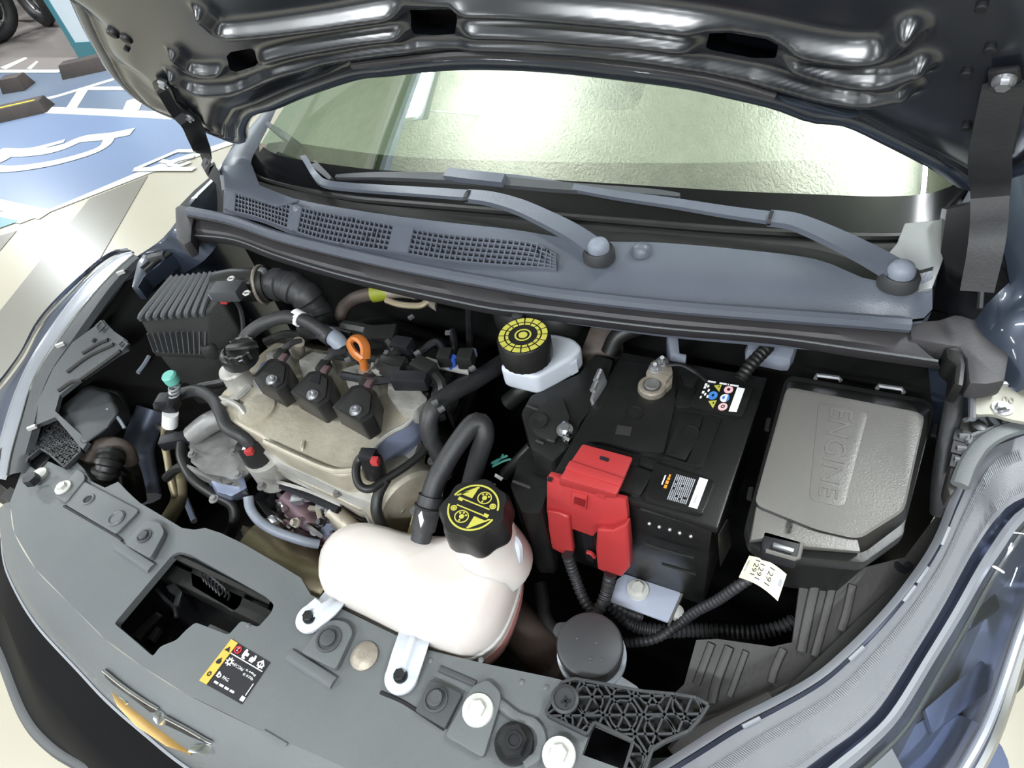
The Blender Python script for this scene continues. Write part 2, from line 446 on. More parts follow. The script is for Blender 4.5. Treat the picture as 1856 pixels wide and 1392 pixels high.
# wheelchair symbol
stripe('wheelchair_symbol', '240,238 193,247 148,252 114,266 70,275 0,278 -60,280', 0.099, .005, smooth=True)
stripe('wheelchair_symbol', '117,255 80,265 45,272 0,272', 0.052, .005, smooth=True)
stripe('wheelchair_symbol', '198,250 190,263 165,276 114,291 69,300 31,305 0,306 -40,300', 0.075, .005, smooth=True)
stripe('wheelchair_symbol', '18,279 0,290 -30,299', 0.093, .005, smooth=True)
stripe('small_sign_frame', '243,307 322,273 380,273', 0.041, .006); stripe('small_sign_frame', '243,307 300,306 352,306', 0.041, .006)
stripe('small_wheelchair_symbol', '291,291 312,294 325,289 352,283', 0.035, .006, smooth=True); stripe('small_wheelchair_symbol', '303,297 325,300 345,293', 0.029, .006, smooth=True)

ce = MB().plate([V((-22, -10, 3.0)), V((9, -10, 3.0)), V((9, 16, 3.0)), V((-22, 16, 3.0))], -.2).build('ceiling', CEIL); tag(ce, kind='structure')
for nm, a, b in (('wall_back', (-22, 16), (9, 16)), ('wall_left', (-22, -10), (-22, 16)), ('wall_right', (9, 16), (9, -10)), ('wall_front', (9, -10), (-22, -10))):
    d = (V((b[0]-a[0], b[1]-a[1], 0))).normalized(); n = V((-d.y, d.x, 0))
    if n.dot(V((-6, 3, 0))-V((a[0], a[1], 0))) > 0: n = -n
    o = MB().plate([V((*a, 0)), V((*b, 0)), V((*b, 3)), V((*a, 3))], n*.2).build(nm, WALLM); tag(o, kind='structure')
# downstand beam and conduits the windscreen mirrors
o = MB().box((-3.2, 2.5, 2.82), .5, 24, .36).build('trim_1', WALLM); tag(o, kind='structure')
o = MB().box((-2.5, 1.6, 2.90), 1.7, .3, .2).build('trim_2', WALLM); tag(o, kind='structure')
t = thing('cable_tray', 'white and dark cable tray hung under the ceiling beside the lamp over the bonnet', 'tray', (-1.42, 1.2, 2.7))
MB().box((-1.57, 1.2, 2.70), .07, 5.6, .12).build('side_rail', WHITEF, t); MB().box((-1.47, 1.2, 2.72), .11, 5.6, .02).build('tray_bottom', BLKP, t); MB().box((-1.385, 1.2, 2.70), .06, 5.6, .08).build('side_rail', BLUEM, t)
for y in (-1, .6, 2.2, 3.6): MB().cyl((-1.47, y, 2.72), (-1.47, y, 3.0), .006, n=8).build('hanger', STEEL, t)

# lamps
WHERE = ['above the bonnet', 'to the right of the windscreen', 'in front of the bumper', 'front left of the car', 'front right of the car', 'over the wheelchair bay', 'by the teal pillar', 'over the far bays', 'over the motorcycles', 'over the car roof']+['in the added second row, '+k for k in ('far left', 'left', 'middle')]+['in the added third row, '+k for k in ('far left', 'left', 'middle')]+['at the far left']
for (x, y, z, lx, ly, wt), wh in zip(LAMPS, WHERE):
    t = thing('tube_lamp', 'white tube lamp hung under the ceiling '+wh, 'lamp', (x, y, z+.03), 'ceiling tube lamps')
    MB().box((x, y, z+.05), lx+.04, ly+.04, .05).build('housing', COLW, t, bevel=.01)
    d = V((lx, 0, 0)) if lx > ly else V((0, ly, 0))
    MB().cyl(V((x, y, z+.005))-d*.48, V((x, y, z+.005))+d*.48, .014, n=10).build('tube', LAMPM, t)
    for k in (-.4, .4): MB().cyl(V((x, y, z+.06))+d*k, V((x, y, 3.0))+d*k, .005, n=6).build('hanger', STEEL, t)
    ld = bpy.data.lights.new('tube_light', 'AREA'); ld.shape = 'RECTANGLE'; ld.size = max(lx, .10); ld.size_y = max(ly, .10); ld.energy = wt; ld.color = (.93, .97, 1.0)
    lo = bpy.data.objects.new('tube_light', ld); COL.objects.link(lo); lo.parent = t; lo.location = (0, 0, -.05)
    if z < 2.53:       # added upward area light beside the lamp, for the ceiling glow in the windscreen
        l2 = bpy.data.lights.new('added_up_light', 'AREA'); l2.shape = 'RECTANGLE'; l2.size = .2; l2.size_y = .3; l2.energy = 14 if x < 0 else 26; l2.color = (.96, 1, .94)
        lo = bpy.data.objects.new('added_up_light', l2); COL.objects.link(lo); lo.parent = t; lo.location = (.16 if x < 0 else -.50, .05, .14); lo.rotation_euler = (math.pi, 0, 0)

# pillar
pb = P(146, 104, 0); d = (P(205, 101, 0)-pb); d.z = 0; d.normalize(); e = V((-d.y, d.x, 0)); R = Matrix((d, e, V((0, 0, 1)))).transposed()
t = thing('pillar', 'white square pillar with teal corner strip and teal foot behind the wheelchair bay', 'pillar', pb)
t['kind'] = 'structure'
c = pb+d*.4+e*.4
MB().box(c+V((0, 0, 1.5)), .8, .8, 3, R=R).build('shaft', COLW, t)
MB().box(c+V((0, 0, .06)), .82, .82, .12, R=R).build('foot_band', COLT, t)
MB().box(pb+d*.02+e*.02+V((0, 0, 1.56)), .055, .055, 2.88, R=R).build('corner_strip', COLT, t)
# wheel stops
def wheel_stop(s, h, label, stripe_s=None):
    a, b, dd = [P(x, y, 0) for x, y in px(s)]
    t = thing('wheel_stop', label, 'wheel stop', (a+b)/2, 'wheel stops')
    ax = (b-a).normalized(); n = V((-ax.y, ax.x, 0)); n = n if n.dot(CAM-a) < 0 else -n
    L = (b-a).length
    bot = [a, b, b+n*.16, a+n*.16]; top = [a+ax*.02+n*.03+V((0, 0, h)), b-ax*.02+n*.03+V((0, 0, h)), b-ax*.02+n*.13+V((0, 0, h)), a+ax*.02+n*.13+V((0, 0, h))]
    MB().hexa(bot, top).build('body', STOPM, t, bevel=.008)
    if stripe_s:
        MB().plate([a+ax*.03+n*.022+V((0, 0, h*.72)), b-ax*.06+n*.022+V((0, 0, h*.72)), b-ax*.06+n*.052+V((0, 0, h+.002)), a+ax*.03+n*.052+V((0, 0, h+.002))], n*.01).build('reflective_strip', mat('yellow_reflective_strip', (246, 210, 20), .4, col2=(240, 200, 10), nscale=30), t)
wheel_stop('-60,238 86,205 90,200', .085, 'rubber wheel stop with a bright yellow strip at the wheelchair bay', True)
wheel_stop('4,172 46,165 50,160', .10, 'short dark wheel stop left of the pillar')
wheel_stop('113,146 196,128 200,120', .10, 'long dark wheel stop in front of the pillar foot')

def motorcycle(foot, ang, label):
    t = thing('motorcycle', label, 'motorcycle', foot, 'parked motorcycles')
    d = V((math.cos(ang), math.sin(ang), 0)); n = V((-d.y, d.x, 0)); u = V((0, 0, 1)); f = V(foot)
    for k in (-.62, .62):
        c = f+d*k+u*.3
        wh = MB().torus(c, .24, .06, n, 28, 10).build('wheel', TYRE, t)
        MB().torus(c, .185, .012, n, 24, 6).build('rim', ALUB, wh)
        MB().cyl(c-n*.05, c+n*.05, .05, n=12).build('hub', ALUB, wh)
        for j in range(6):
            a = j*math.pi/3; MB().cyl(c, c+(d*math.cos(a)+u*math.sin(a))*.185, .008, n=6).build('spoke', ALUB, wh)
    MB().box(f+u*.42, .36, .26, .30, R=Matrix((d, n, u)).transposed()).build('engine', ALUB, t, bevel=.03)
    MB().sphere(f+d*.15+u*.74, 1, .26, .14, .13).build('fuel_tank', PIANO, t)
    MB().tube([f-d*.1+u*.74, f-d*.35+u*.75, f-d*.72+u*.86], .09, 10, flat=.5).build('seat', BLACKM, t)
    for s in (-.08, .08): MB().cyl(f+d*.62+n*s+u*.3, f+d*.40+n*s+u*.95, .022, n=8).build('fork_leg', STEEL, t)
    MB().tube([f+d*.34+n*.34+u*.98, f+d*.42+n*.1+u*.97, f+d*.42-n*.1+u*.97, f+d*.34-n*.34+u*.98], .015, 8).build('handlebar', BLKP, t)
    MB().tube([f+d*.2-n*.14+u*.3, f-d*.2-n*.16+u*.24, f-d*.75-n*.18+u*.38], .045, 10).build('exhaust', STEEL, t)
    MB().tube([f-d*.55+u*.62, f-d*.78+u*.66, f-d*.95+u*.5], .06, 8, flat=.4).build('rear_mudguard', BLKP, t)
    MB().sphere(f+d*.52+u*.88, .09).build('headlamp', CHROME, t)
q = P(90, 47, 0); d_ = P(35, 39, 0)-q; d_.normalize(); q = q+d_*.62
motorcycle((q.x, q.y, 0), math.atan2(d_.y, d_.x), 'dark motorcycle parked left of the pillar, nearest to it')
q = P(8, 76, 0)+V((-.10, -.62, 0))
motorcycle((q.x, q.y, 0), math.radians(80), 'dark motorcycle cut off by the left edge, in front of the other')
# ================================================================== CAR BODY
# --- engine bay tub
t = thing('body_shell', 'dark steel engine bay shell under the components', 'car body', (0.1, .35, .30))
MB().plate([V((-.60, .14, .31)), V((.46, .14, .31)), V((.62, .24, .31)), V((.82, .58, .31)), V((.82, .72, .31)), V((-.55, .72, .31))], .02).build('bay_floor', DEEP, t)
MB().box((.17, .70, .60), 1.32, .02, .60).build('firewall', DEEP, t)
MB().plate([V((-.62, .10, .70)), V((-.63, .30, .74)), V((-.62, .50, .82)), V((-.50, .60, .84)), V((-.50, .60, .30)), V((-.62, .10, .30))], V((-.02, 0, 0))).build('inner_fender', DEEP, t)
MB().plate([V((.84, .58, .84)), V((.84, .70, .88)), V((.84, .70, .30)), V((.84, .58, .30))], V((.02, 0, 0))).build('inner_fender', DEEP, t)
MB().plate([V((.62, .20, .66)), V((.84, .58, .80)), V((.84, .58, .30)), V((.62, .20, .30))], V((.02, -.01, 0))).build('inner_fender', DEEP, t)
MB().plate([V((-.55, .10, .70)), V((.48, .13, .70)), V((.48, .13, .30)), V((-.55, .10, .30))], V((0, -.02, 0))).build('radiator_support', DEEP, t)
MB().plate([V((.48, .13, .64)), V((.64, .22, .64)), V((.64, .22, .30)), V((.48, .13, .30))], V((.01, -.02, 0))).build('radiator_support', DEEP, t)
# chassis rail glimpsed left of the engine
MB().tube(pts('276,742,.62 250,815,.58 262,905,.54'), .03, 10).build('chassis_rail', BLUEM, t)
MB().tube(pts('336,905,.5 352,945,.5'), .006, 8).build('rail_brace', BLUEM, t)
MB().box(P(1395, 632, .86)+V((0, .02, -.02)), .06, .05, .03).build('strut_tower_pad', GREYC, t, bevel=.012)
MB().plate(pts('1208,600 1228,600 1232,640 1245,642 1243,650 1215,640', .86), .05).build('firewall_bracket', GREYC, t, bevel=.002)
MB().plate(pts('1070,590,.86 1130,600,.86 1100,640,.84 1050,640,.84'), .04).build('firewall_padding', BROWN, t, bevel=.004)
MB().tube(pts('849,540,.86 850,580,.82 852,640,.76'), .006, 8).build('brake_line_tube', DBOLT, t)

# --- bonnet: inner panel with pressed ridges on a plane leaning back over the windscreen
HP0 = V((0, .78, .97)); HT = V((0, -.5, .8660254)); HN = V((0, -.8660254, -.5))
def H(x, y):
    p = PN(x, y, HP0, HN); return ((p.x), (p-HP0).dot(HT))
def HW(u, v, d=0): return HP0+V((u, 0, 0))+HT*v+HN*d
def HP(x, y, d): return PN(x, y, HP0+HN*d, HN)      # point standing d proud of the panel
rear = '431,255 436,228 452,203 493,191 552,166 640,136 703,128 770,120 841,115 930,116 1014,121 1100,130 1240,148 1330,167 1409,186 1475,210 1537,217 1612,252 1699,297 1757,335'
left = '138,0 160,50 183,93 205,130 241,169 280,195 324,214 380,238 431,255'
RE = [H(*q) for q in px(rear)]
LE = [H(*q) for q in px(left)]
RI = [H(*q) for q in px('1757,335 1790,328 1823,314 1900,285 1990,200 2060,80 2100,-60')]
TOPV = .60
out2 = [(-.40, TOPV), (-.46, .45)]+LE+RE[1:]+RI[1:]
out2 += [(RI[-1][0]-.05, .45), (.58, TOPV)]
oo = [V((u, v, 0)) for u, v in out2]
OUTL = [(p.x, p.y) for p in resample(oo+[oo[0]], 420)]
HOLES = [[H(*q) for q in px(s)] for s in ('421,77 428,68 466,60 473,63 480,83 474,92 438,105 430,100', '757,-22 838,-22 842,0 838,26 800,29 764,27 758,10', '1293,40 1300,14 1340,14 1400,24 1424,36 1420,58 1380,64 1300,48')]
HOLES = [[(p.x, p.y) for p in resample([V((*a, 0)) for a in h]+[V((*h[0], 0))], 40)] for h in HOLES]
# pressed ridges: polyline, amplitude, width
def ridge(s, amp, wid): return (np.array([(p.x, p.y) for p in spline([V((*H(*q), 0)) for q in px(s)], 90)]), amp, wid)
RID = [ridge('327,110 350,124 379,134 415,134 448,128 517,96 580,78 640,64 760,46 880,40 1000,42 1100,47 1216,60 1388,91 1492,119 1578,126 1650,110', .0185, .0092),
       ridge('330,70 360,92 400,98 450,88 520,62 600,43 700,24 830,13 960,11 1100,18 1216,27 1423,57 1526,84 1606,91 1680,66', .0170, .0085),
       ridge('380,-10 420,20 480,18 600,0 740,-24 900,-34 1080,-26 1240,-12 1380,10 1480,32 1561,42 1620,34 1660,0', .0185, .0092),
       ridge('640,104 760,84 880,77 1000,80 1216,98 1388,135 1500,165', -.010, .030),
       ridge('250,120 275,150 310,180 360,212', -.008, .03)]
EDGEP = np.array(OUTL)
def build_hood():
    st = .0026
    U = np.arange(-.80, .98, st); Vv = np.arange(-.16, TOPV+st, st)
    uu, vv = np.meshgrid(U, Vv); F = np.stack([uu.ravel(), vv.ravel()], 1)
    def ins(pl):
        pl = np.array(pl); c = np.zeros(len(F), bool); a = pl; b = np.roll(pl, 1, 0)
        for (x1, y1), (x2, y2) in zip(a, b):
            m = (y1 > F[:, 1]) != (y2 > F[:, 1])
            if y1 != y2: c ^= m & (F[:, 0] < (x2-x1)*(F[:, 1]-y1)/(y2-y1)+x1)
        return c
    ok = ins(OUTL)
    for h in HOLES: ok &= ~ins(h)
    ok = ok.reshape(uu.shape)
    cell = ok[:-1, :-1] & ok[1:, :-1] & ok[:-1, 1:] & ok[1:, 1:]
    use = np.zeros(uu.shape, bool)
    use[:-1, :-1] |= cell; use[1:, :-1] |= cell; use[:-1, 1:] |= cell; use[1:, 1:] |= cell
    full = np.zeros(uu.shape, bool); full[1:-1, 1:-1] = cell[:-1, :-1] & cell[1:, :-1] & cell[:-1, 1:] & cell[1:, 1:]
    idx = -np.ones(uu.shape, int); ii = np.argwhere(use); idx[use] = np.arange(len(ii))
    pos = np.stack([uu[use], vv[use]], 1); bd = ~full[use]
    alls = np.concatenate([EDGEP]+[np.array(h) for h in HOLES])
    for k in np.where(bd)[0]:
        d = ((alls-pos[k])**2).sum(1); pos[k] = alls[d.argmin()]
    hgt = np.zeros(len(pos))
    for pl, amp, wid in RID:
        d = np.full(len(pos), 9.)
        for a, b in zip(pl[:-1], pl[1:]):
            ab = b-a; tt = np.clip(((pos-a)@ab)/(ab@ab), 0, 1); d = np.minimum(d, np.hypot(*(pos-a-tt[:, None]*ab).T))
        hgt += amp*np.exp(-(d/wid)**2)
    for h in HOLES:
        hh = np.array(h); d = np.full(len(pos), 9.)
        for q_ in hh: d = np.minimum(d, np.hypot(*(pos-q_).T))
        hgt *= 1-.8*np.exp(-(d/.012)**2)
    de = np.full(len(pos), 9.)
    for a, b in zip(EDGEP[:-1], EDGEP[1:]):
        ab = b-a; L2 = ab@ab
        if L2 < 1e-12: continue
        tt = np.clip(((pos-a)@ab)/L2, 0, 1); de = np.minimum(de, np.hypot(*(pos-a-tt[:, None]*ab).T))
    hgt += .022*(1-np.exp(-(de/.035)**2)) + .006*np.exp(-((de-.020)/.004)**2)
    # central field of the panel is pressed away from the skin above the ridges
    b = MB()
    vs = [b.bm.verts.new(HW(p[0], p[1], h)) for p, h in zip(pos, hgt)]
    for i, j in np.argwhere(cell):
        q = [vs[idx[i, j]], vs[idx[i, j+1]], vs[idx[i+1, j+1]], vs[idx[i+1, j]]]
        try: b.bm.faces.new(q)
        except ValueError: pass
    return b
hood = thing('bonnet', 'raised dark grey car bonnet seen from below over the windscreen', 'bonnet', HW(0, .1))
bh = build_hood(); bmesh.ops.remove_doubles(bh.bm, verts=bh.bm.verts, dist=2e-4); bh.build('inner_panel', PAINTH, hood, ang=70)
MB().plate([HW(u, v, -.024) for u, v in out2], HN*-.012).build('outer_skin', PAINT, hood)
for h in HOLES:
    hc = sum((V((*a, 0)) for a in h), V())/len(h)
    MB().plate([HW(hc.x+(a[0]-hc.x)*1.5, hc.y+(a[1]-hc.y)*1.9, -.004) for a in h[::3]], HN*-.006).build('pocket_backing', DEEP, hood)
rim = spline([HW(u, v, -.006) for u, v in LE+RE[1:]+RI[1:]], 160)
MB().tube(rim, .012, 10, smooth=False).build('hemmed_edge', PAINT, hood)
# rubber seal along the rear edge
off = [HP(x, y, .026) for x, y in px('640,118 703,110 770,103 841,98 930,99 1014,104 1100,113 1240,131 1330,150 1405,172')]
MB().tube(off, .005, 8).build('rear_lip_seal', SEAL, hood)
MB().plate([HP(x, y, .024) for x, y in px('1405,172 1460,184 1520,202 1560,214 1530,216 1475,208 1425,192')], HN*-.008).build('corner_stiffener', PAINT, hood, bevel=.003)
for s in ('208,52', '232,62'):
    x, y = px(s)[0]; MB().lathe(HP(x, y, .015), [(.009, 0), (.009, .008), (.007, .011), (.003, .012)], 16, HN).build('rubber_buffer', RUBD, hood)
for s in ('230,88', '1752,130', '1795,86', '1780,10', '1752,228'):
    x, y = px(s)[0]; MB().lathe(HP(x, y, .022), [(.0042, 0), (.0042, .003), (.003, .004)], 12, HN).build('panel_plug', BLKP, hood)
# gas-free hinges: left and right
def hinge(name, bracket, arm, w, bolts, label, nrm):

    p = spline(arm, 24); n = len(p); a = MB(); rows = []
    for i in range(n):
        tt = (p[min(i+1, n-1)]-p[max(i-1, 0)]).normalized(); s = tt.cross(nrm).normalized()
        q = -nrm.normalized()
        ww = w*(1-.25*abs(i/(n-1)-.5))
        rows.append([p[i]-s*ww, p[i]-s*ww+q*.006, p[i]+s*ww+q*.006, p[i]+s*ww, p[i]+s*ww*.5-q*.004, p[i]-s*ww*.5-q*.004])
    t = a.loft(rows, True, True).build('hinge', RUB, hood, ang=30)
    t['label'] = label
    MB().plate(bracket, HN*.006).build('hood_bracket', DBOLT, t, bevel=.002)
    for b in bolts: MB().hexhead(b, .0055, .007, HN).build('bolt', STEEL, t)
    return t
def HB(s, d=.026): return [HP(*q, d) for q in px(s)]
hinge('bonnet_hinge', HB('278,146 290,139 305,145 313,157 322,180 340,198 353,206 350,222 333,222 318,206 302,180 284,165'),
      [HB('300,160', .03)[0], HB('325,200', .03)[0], HB('345,222', .035)[0], PY(362, 262, .74), PY(378, 300, .71), PY(404, 332, .69)], .017, [HB('296,152', .032)[0], HB('344,213', .032)[0]],
      'black bonnet hinge beside the wheelchair bay', V((-.8, .5, .3)))
hinge('bonnet_hinge', HB('1792,122 1850,116 1858,180 1840,270 1812,282 1766,282 1772,240 1796,180'),
      [HB('1822,150', .03)[0], HB('1806,220', .034)[0], HB('1795,280', .036)[0], PY(1796, 340, .70), PY(1790, 430, .67), PY(1772, 520, .65)], .0165, [HB('1820,146', .032)[0], HB('1792,253', .032)[0]],
      'grey bonnet hinge at the right end of the windscreen', V((0, 1, .3)))

# --- windscreen and what stands behind it
GB = spline(pts('446,303 475,322 520,335 560,343 640,356 700,362 900,378 1100,394 1300,410 1450,418 1600,424 1700,414 1764,372', .935), 48)
GU = V((0, .906, .423))
rows = []
for k in range(9):
    s = k/8*.62
    rows.append([p+GU*s+V((-(p.x-.16)*.16*s/.62, 0, 0))+V((0, 0, .035*math.sin(math.pi*k/8*.5)*(1-((i/47)*2-1)**2))) for i, p in enumerate(GB)])
ws = thing('windscreen', 'greenish coated windscreen mirroring the sprayed ceiling', 'windscreen', (.16, .9, .95))
MB().loft(rows).build('glass', GLASS, ws)
# black ceramic border along the base
MB().loft([[p+V((0, 0, .0015)) for p in rows[0]], [p+V((0, 0, .0015)) for p in [a.lerp(b, .66) for a, b in zip(rows[0], rows[1])]]]).build('ceramic_border', PIANO, ws)
MB().tube([p-V((0, .004, .002)) for p in GB], .006, 8, smooth=False).build('base_seal', RUBD, ws)
fr = thing('cabin_front', 'brown dashboard and pale green cabin behind the windscreen', 'cabin', (.16, 1.3, .9))
far = spline(pts('470,262 510,256 640,274 760,286 1000,293 1300,295 1690,279 1760,270', .962), 24)
near = spline(pts('474,314 560,334 700,352 900,366 1100,382 1300,398 1450,405 1600,410 1700,398 1758,362', .925), 24)
rows2 = [near, [p.lerp(q, .5)+V((0, 0, .004)) for p, q in zip(near, far)], far, [p+V((0, .01, -.01)) for p in far], [p+V((0, .012, -.3)) for p in far]]
MB().loft(rows2).build('dashboard', DASH, fr)
for x in (-.22, .54):
    s = MB().box((x, 1.75, .95), .44, .13, .66).build('seat_back', CABIN, fr, bevel=.04)
    MB().box((x, 1.77, 1.36), .24, .09, .15).build('headrest', CABIN, fr, bevel=.03)
MB().box((.16, 2.5, .95), 1.5, .05, 1.0).build('rear_trim', CABIN, fr)
MB().torus((.54, 1.62, .88), .17, .014, V((0, -.85, .5)), 32, 10).build('steering_wheel', BLACKM, fr)
rf = MB().plate([V((-.45, 1.42, 1.47)), V((.77, 1.42, 1.47)), V((.8, 2.8, 1.5)), V((-.48, 2.8, 1.5))], .03).build('roof', PAINT); tag(rf, 'dark car roof panel behind the raised bonnet', 'roof')

# --- A pillars / fenders
def strip(mb, A, B, n=24):
    a, b = spline(A, n), spline(B, n); mb.loft([a, [p.lerp(q, .33)+V((0, 0, .006)) for p, q in zip(a, b)], [p.lerp(q, .66)+V((0, 0, .006)) for p, q in zip(a, b)], b]); return mb
t = thing('fender', 'dark car wing between the wheelchair bay and the cowl', 'fender', (-.62, .6, .6))
strip(MB(), [PY(402, 345, .66), PY(400, 303, .72), PY(428, 260, .84), PY(455, 228, .95), PY(483, 195, 1.08)], [PY(470, 340, .68), PY(455, 296, .74), PY(470, 262, .84), PY(488, 226, .95), PY(503, 193, 1.06)]).build('pillar_panel', COWL, t)
e = spline([PY(436, 240, .98), PY(405, 292, .80), PY(385, 322, .74), P(345, 362, .93), P(318, 404, .92), P(290, 436, .90), P(243, 468, .86)], 30)
MB().loft([[p+V((.06, .015, -.05)) for p in e], [p+V((.01, 0, .0)) for p in e], e, [p+V((-.006, .004, -.03)) for p in e], [p+V((-.008, .008, -.16)) for p in e], [p+V((-.008, .008, -.45)) for p in e]]).build('outer_panel', PAINT, t)
MB().plate(pts('326,372,.90 352,345,.90 386,316,.91 404,304,.92 406,386,.90 346,378,.90', None), .03).build('drip_channel', DEEP, t)
t = thing('fender', 'blue-grey car wing right of the bonnet hinge', 'fender', (.86, .6, .6))
e = spline([PY(1812, 316, .90), PY(1822, 420, .76), PY(1838, 480, .70), PY(1856, 560, .64), PY(1870, 700, .59)], 24)
MB().loft([[p+V((-.05, -.005, -.12)) for p in e], [p+V((-.02, 0, -.03)) for p in e], e, [p+V((.03, 0, .012)) for p in e], [p+V((.09, 0, .0)) for p in e], [p+V((.14, 0, -.10)) for p in e], [p+V((.16, 0, -.5)) for p in e]]).build('outer_panel', PAINT, t)
strip(MB(), [PY(1690, 520, .70), PY(1718, 420, .76), PY(1756, 345, .88), PY(1780, 300, 1.0)], [PY(1724, 520, .69), PY(1752, 410, .75), PY(1790, 345, .86), PY(1820, 300, .98)]).build('pillar_panel', COWL, t)
MB().plate([PY(1716, 380, .78), PY(1800, 360, .74), PY(1822, 470, .69), PY(1838, 560, .66), PY(1760, 580, .66), PY(1690, 560, .67)], V((0, .05, -.03))).build('drip_channel', PIANO, t)
MB().lathe(P(1797, 537, .905), [(.010, 0), (.010, .004), (.006, .010), (.004, .011)], 14).build('stud', BLKP, t)
MB().tube([PY(1784, 470, .69), PY(1776, 560, .64)], .003, 6).build('washer_tube', DBOLT, t)

# --- cowl panel
cw = thing('cowl', 'grey plastic cowl with air grille under the wipers', 'cowl', (.15, .65, .90))
SB = '404,392 470,402 560,436 700,468 800,488 900,506 1010,523 1200,546 1400,561 1550,571 1660,580 1690,560'
r0 = spline(pts(SB, .940), 60)
r1 = spline(pts('406,338 480,360 560,379 640,395 720,409 807,424 945,438 1040,462 1120,478 1200,490 1400,505 1560,528 1640,545 1690,520', .958), 60)
r2 = spline(pts('410,322 480,345 560,366 640,380 720,392 820,404 930,416 1030,432 1110,438 1200,440 1340,452 1480,470 1590,510 1690,490', .966), 60)
r3 = spline(pts('420,308 480,332 560,351 640,366 720,376 820,388 930,402 1030,414 1110,420 1200,424 1340,436 1480,452 1580,478 1700,460', .948), 60)
r4 = spline(pts('446,303 475,323 520,337 560,346 640,360 700,367 900,383 1100,400 1300,415 1450,422 1600,428 1712,420', .932), 60)
MB().loft([r2, r3, [a.lerp(b, .5)+V((0, 0, -.022)) for a, b in zip(r3, r4)], r4]).build('wiper_well', DEEP, cw, ang=60)  # black colour stands in for the shade under the wipers
MB().loft([r0, [a.lerp(b, .5) for a, b in zip(r0, r1)], r1, r2]).build('panel', COWL, cw, ang=60)
MB().loft([[p-V((0, 0, .004)) for p in r0], [p-V((0, -.0, .06)) for p in r0]]).build('front_skirt', COWL, cw)
MB().lathe(P(1163, 458, .962), [(.014, 0), (.012, .008), (.006, .013), (.001, .014)], 16).build('locating_bump', COWL, cw)
MB().lathe(P(541, 383, .958), [(.010, 0), (.006, .010), (.001, .013)], 12).build('locating_bump', COWL, cw)
MB().plate(pts('404,300 455,296 470,335 540,362 500,372 406,340', .968), .006).build('side_fillet', COWL, cw, bevel=.002)
MB().plate(pts('1600,470 1626,440 1640,404 1700,398 1732,384 1724,430 1706,480 1690,522 1664,526 1668,490 1640,474', .962), .006).build('side_fillet', mat('cowl_reflection_tone', (128, 130, 130), .4, col2=(118, 120, 122), nscale=9), cw, bevel=.002)  # lighter copy of the cowl plastic, painting in the floor's reflection
# grille lattice
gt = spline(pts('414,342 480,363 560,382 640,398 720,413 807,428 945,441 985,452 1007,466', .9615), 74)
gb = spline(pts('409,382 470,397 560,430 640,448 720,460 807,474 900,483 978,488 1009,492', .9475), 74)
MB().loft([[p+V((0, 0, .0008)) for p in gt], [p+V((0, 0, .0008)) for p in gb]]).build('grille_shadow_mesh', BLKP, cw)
g = MB()
for i in range(2, 74):
    if i in (20, 21, 44, 45, 46): continue
    a, b = gt[i], gb[i]; d = (gt[min(i+1, 73)]-gt[i-1]).normalized()*.0011
    g.plate([a-d, a+d, b+d, b-d], V((0, 0, .0045)))
for k in range(6):
    f = k/5; p = [a.lerp(b, f) for a, b in zip(gt, gb)]
    for a, b in zip(p[1:], p[2:]): 
        w_ = (gb[10]-gt[10]).normalized()*.0011; g.plate([a-w_, b-w_, b+w_, a+w_], V((0, 0, .004)))
lg = g.build('grille_lattice', COWL, cw); lg['kind'] = 'stuff'
for i0, i1 in ((0, 3), (19, 22), (43, 47)):
    MB().plate([gt[i0], gt[i1], gb[i1], gb[i0]], V((0, 0, .005))).build('grille_bridge', COWL, cw)

# --- wipers
def flatbar(p, w, h, n=40, taper=None):
    p = spline(p, n); rows = []
    for i in range(n):
        tt = (p[min(i+1, n-1)]-p[max(i-1, 0)]).normalized(); s = tt.cross(V((0, -.35, 1))).normalized(); u = s.cross(tt).normalized()
        if u.z < 0: u = -u
        k = taper(i/(n-1)) if taper else 1
        rows.append([p[i]+s*w*k, p[i]+s*w*k*.8+u*h, p[i]-s*w*k*.8+u*h, p[i]-s*w*k, p[i]-s*w*k*.6-u*h*.6, p[i]+s*w*k*.6-u*h*.6])
    return MB().loft(rows, True, True)
def wiper(at, arm1, arm2, blade, mount, label):
    t = thing('wiper', label, 'wiper', at)
    flatbar(arm1, .0135, .007, taper=lambda s: 1.1-.3*s).build('arm_cover', COWL, t, ang=50)
    flatbar(arm2, .0075, .005, taper=lambda s: 1.2-.55*s).build('arm_rod', COWL, t, ang=50)
    flatbar(blade, .0075, .006, 50, lambda s: .45+.75*math.sin(math.pi*min(1, max(0, s)))**.6).build('blade', SLAMD, t, ang=50)
    if mount: flatbar(mount, .010, .009, 12).build('blade_adapter', COWL, t, ang=40)
    MB().lathe(at-V((0, 0, .014)), [(.021, 0), (.021, .010), (.018, .016), (.0175, .014), (.0155, .014)], 24).build('pivot_cup', RIBM, t)
    j = spline(arm1, 40); MB().tube([j[-2]+V((0, 0, .002)), j[-1]+V((0, 0, .002))], .0125, 10, smooth=False, flat=.62).build('hinge_joint', BLKP, t)
    MB().lathe(at+V((0, 0, .000)), [(.0140, -.004), (.0140, .006), (.011, .012), (.005, .0155), (.001, .016)], 22).build('pivot_cap', GREYC, t)
    return t
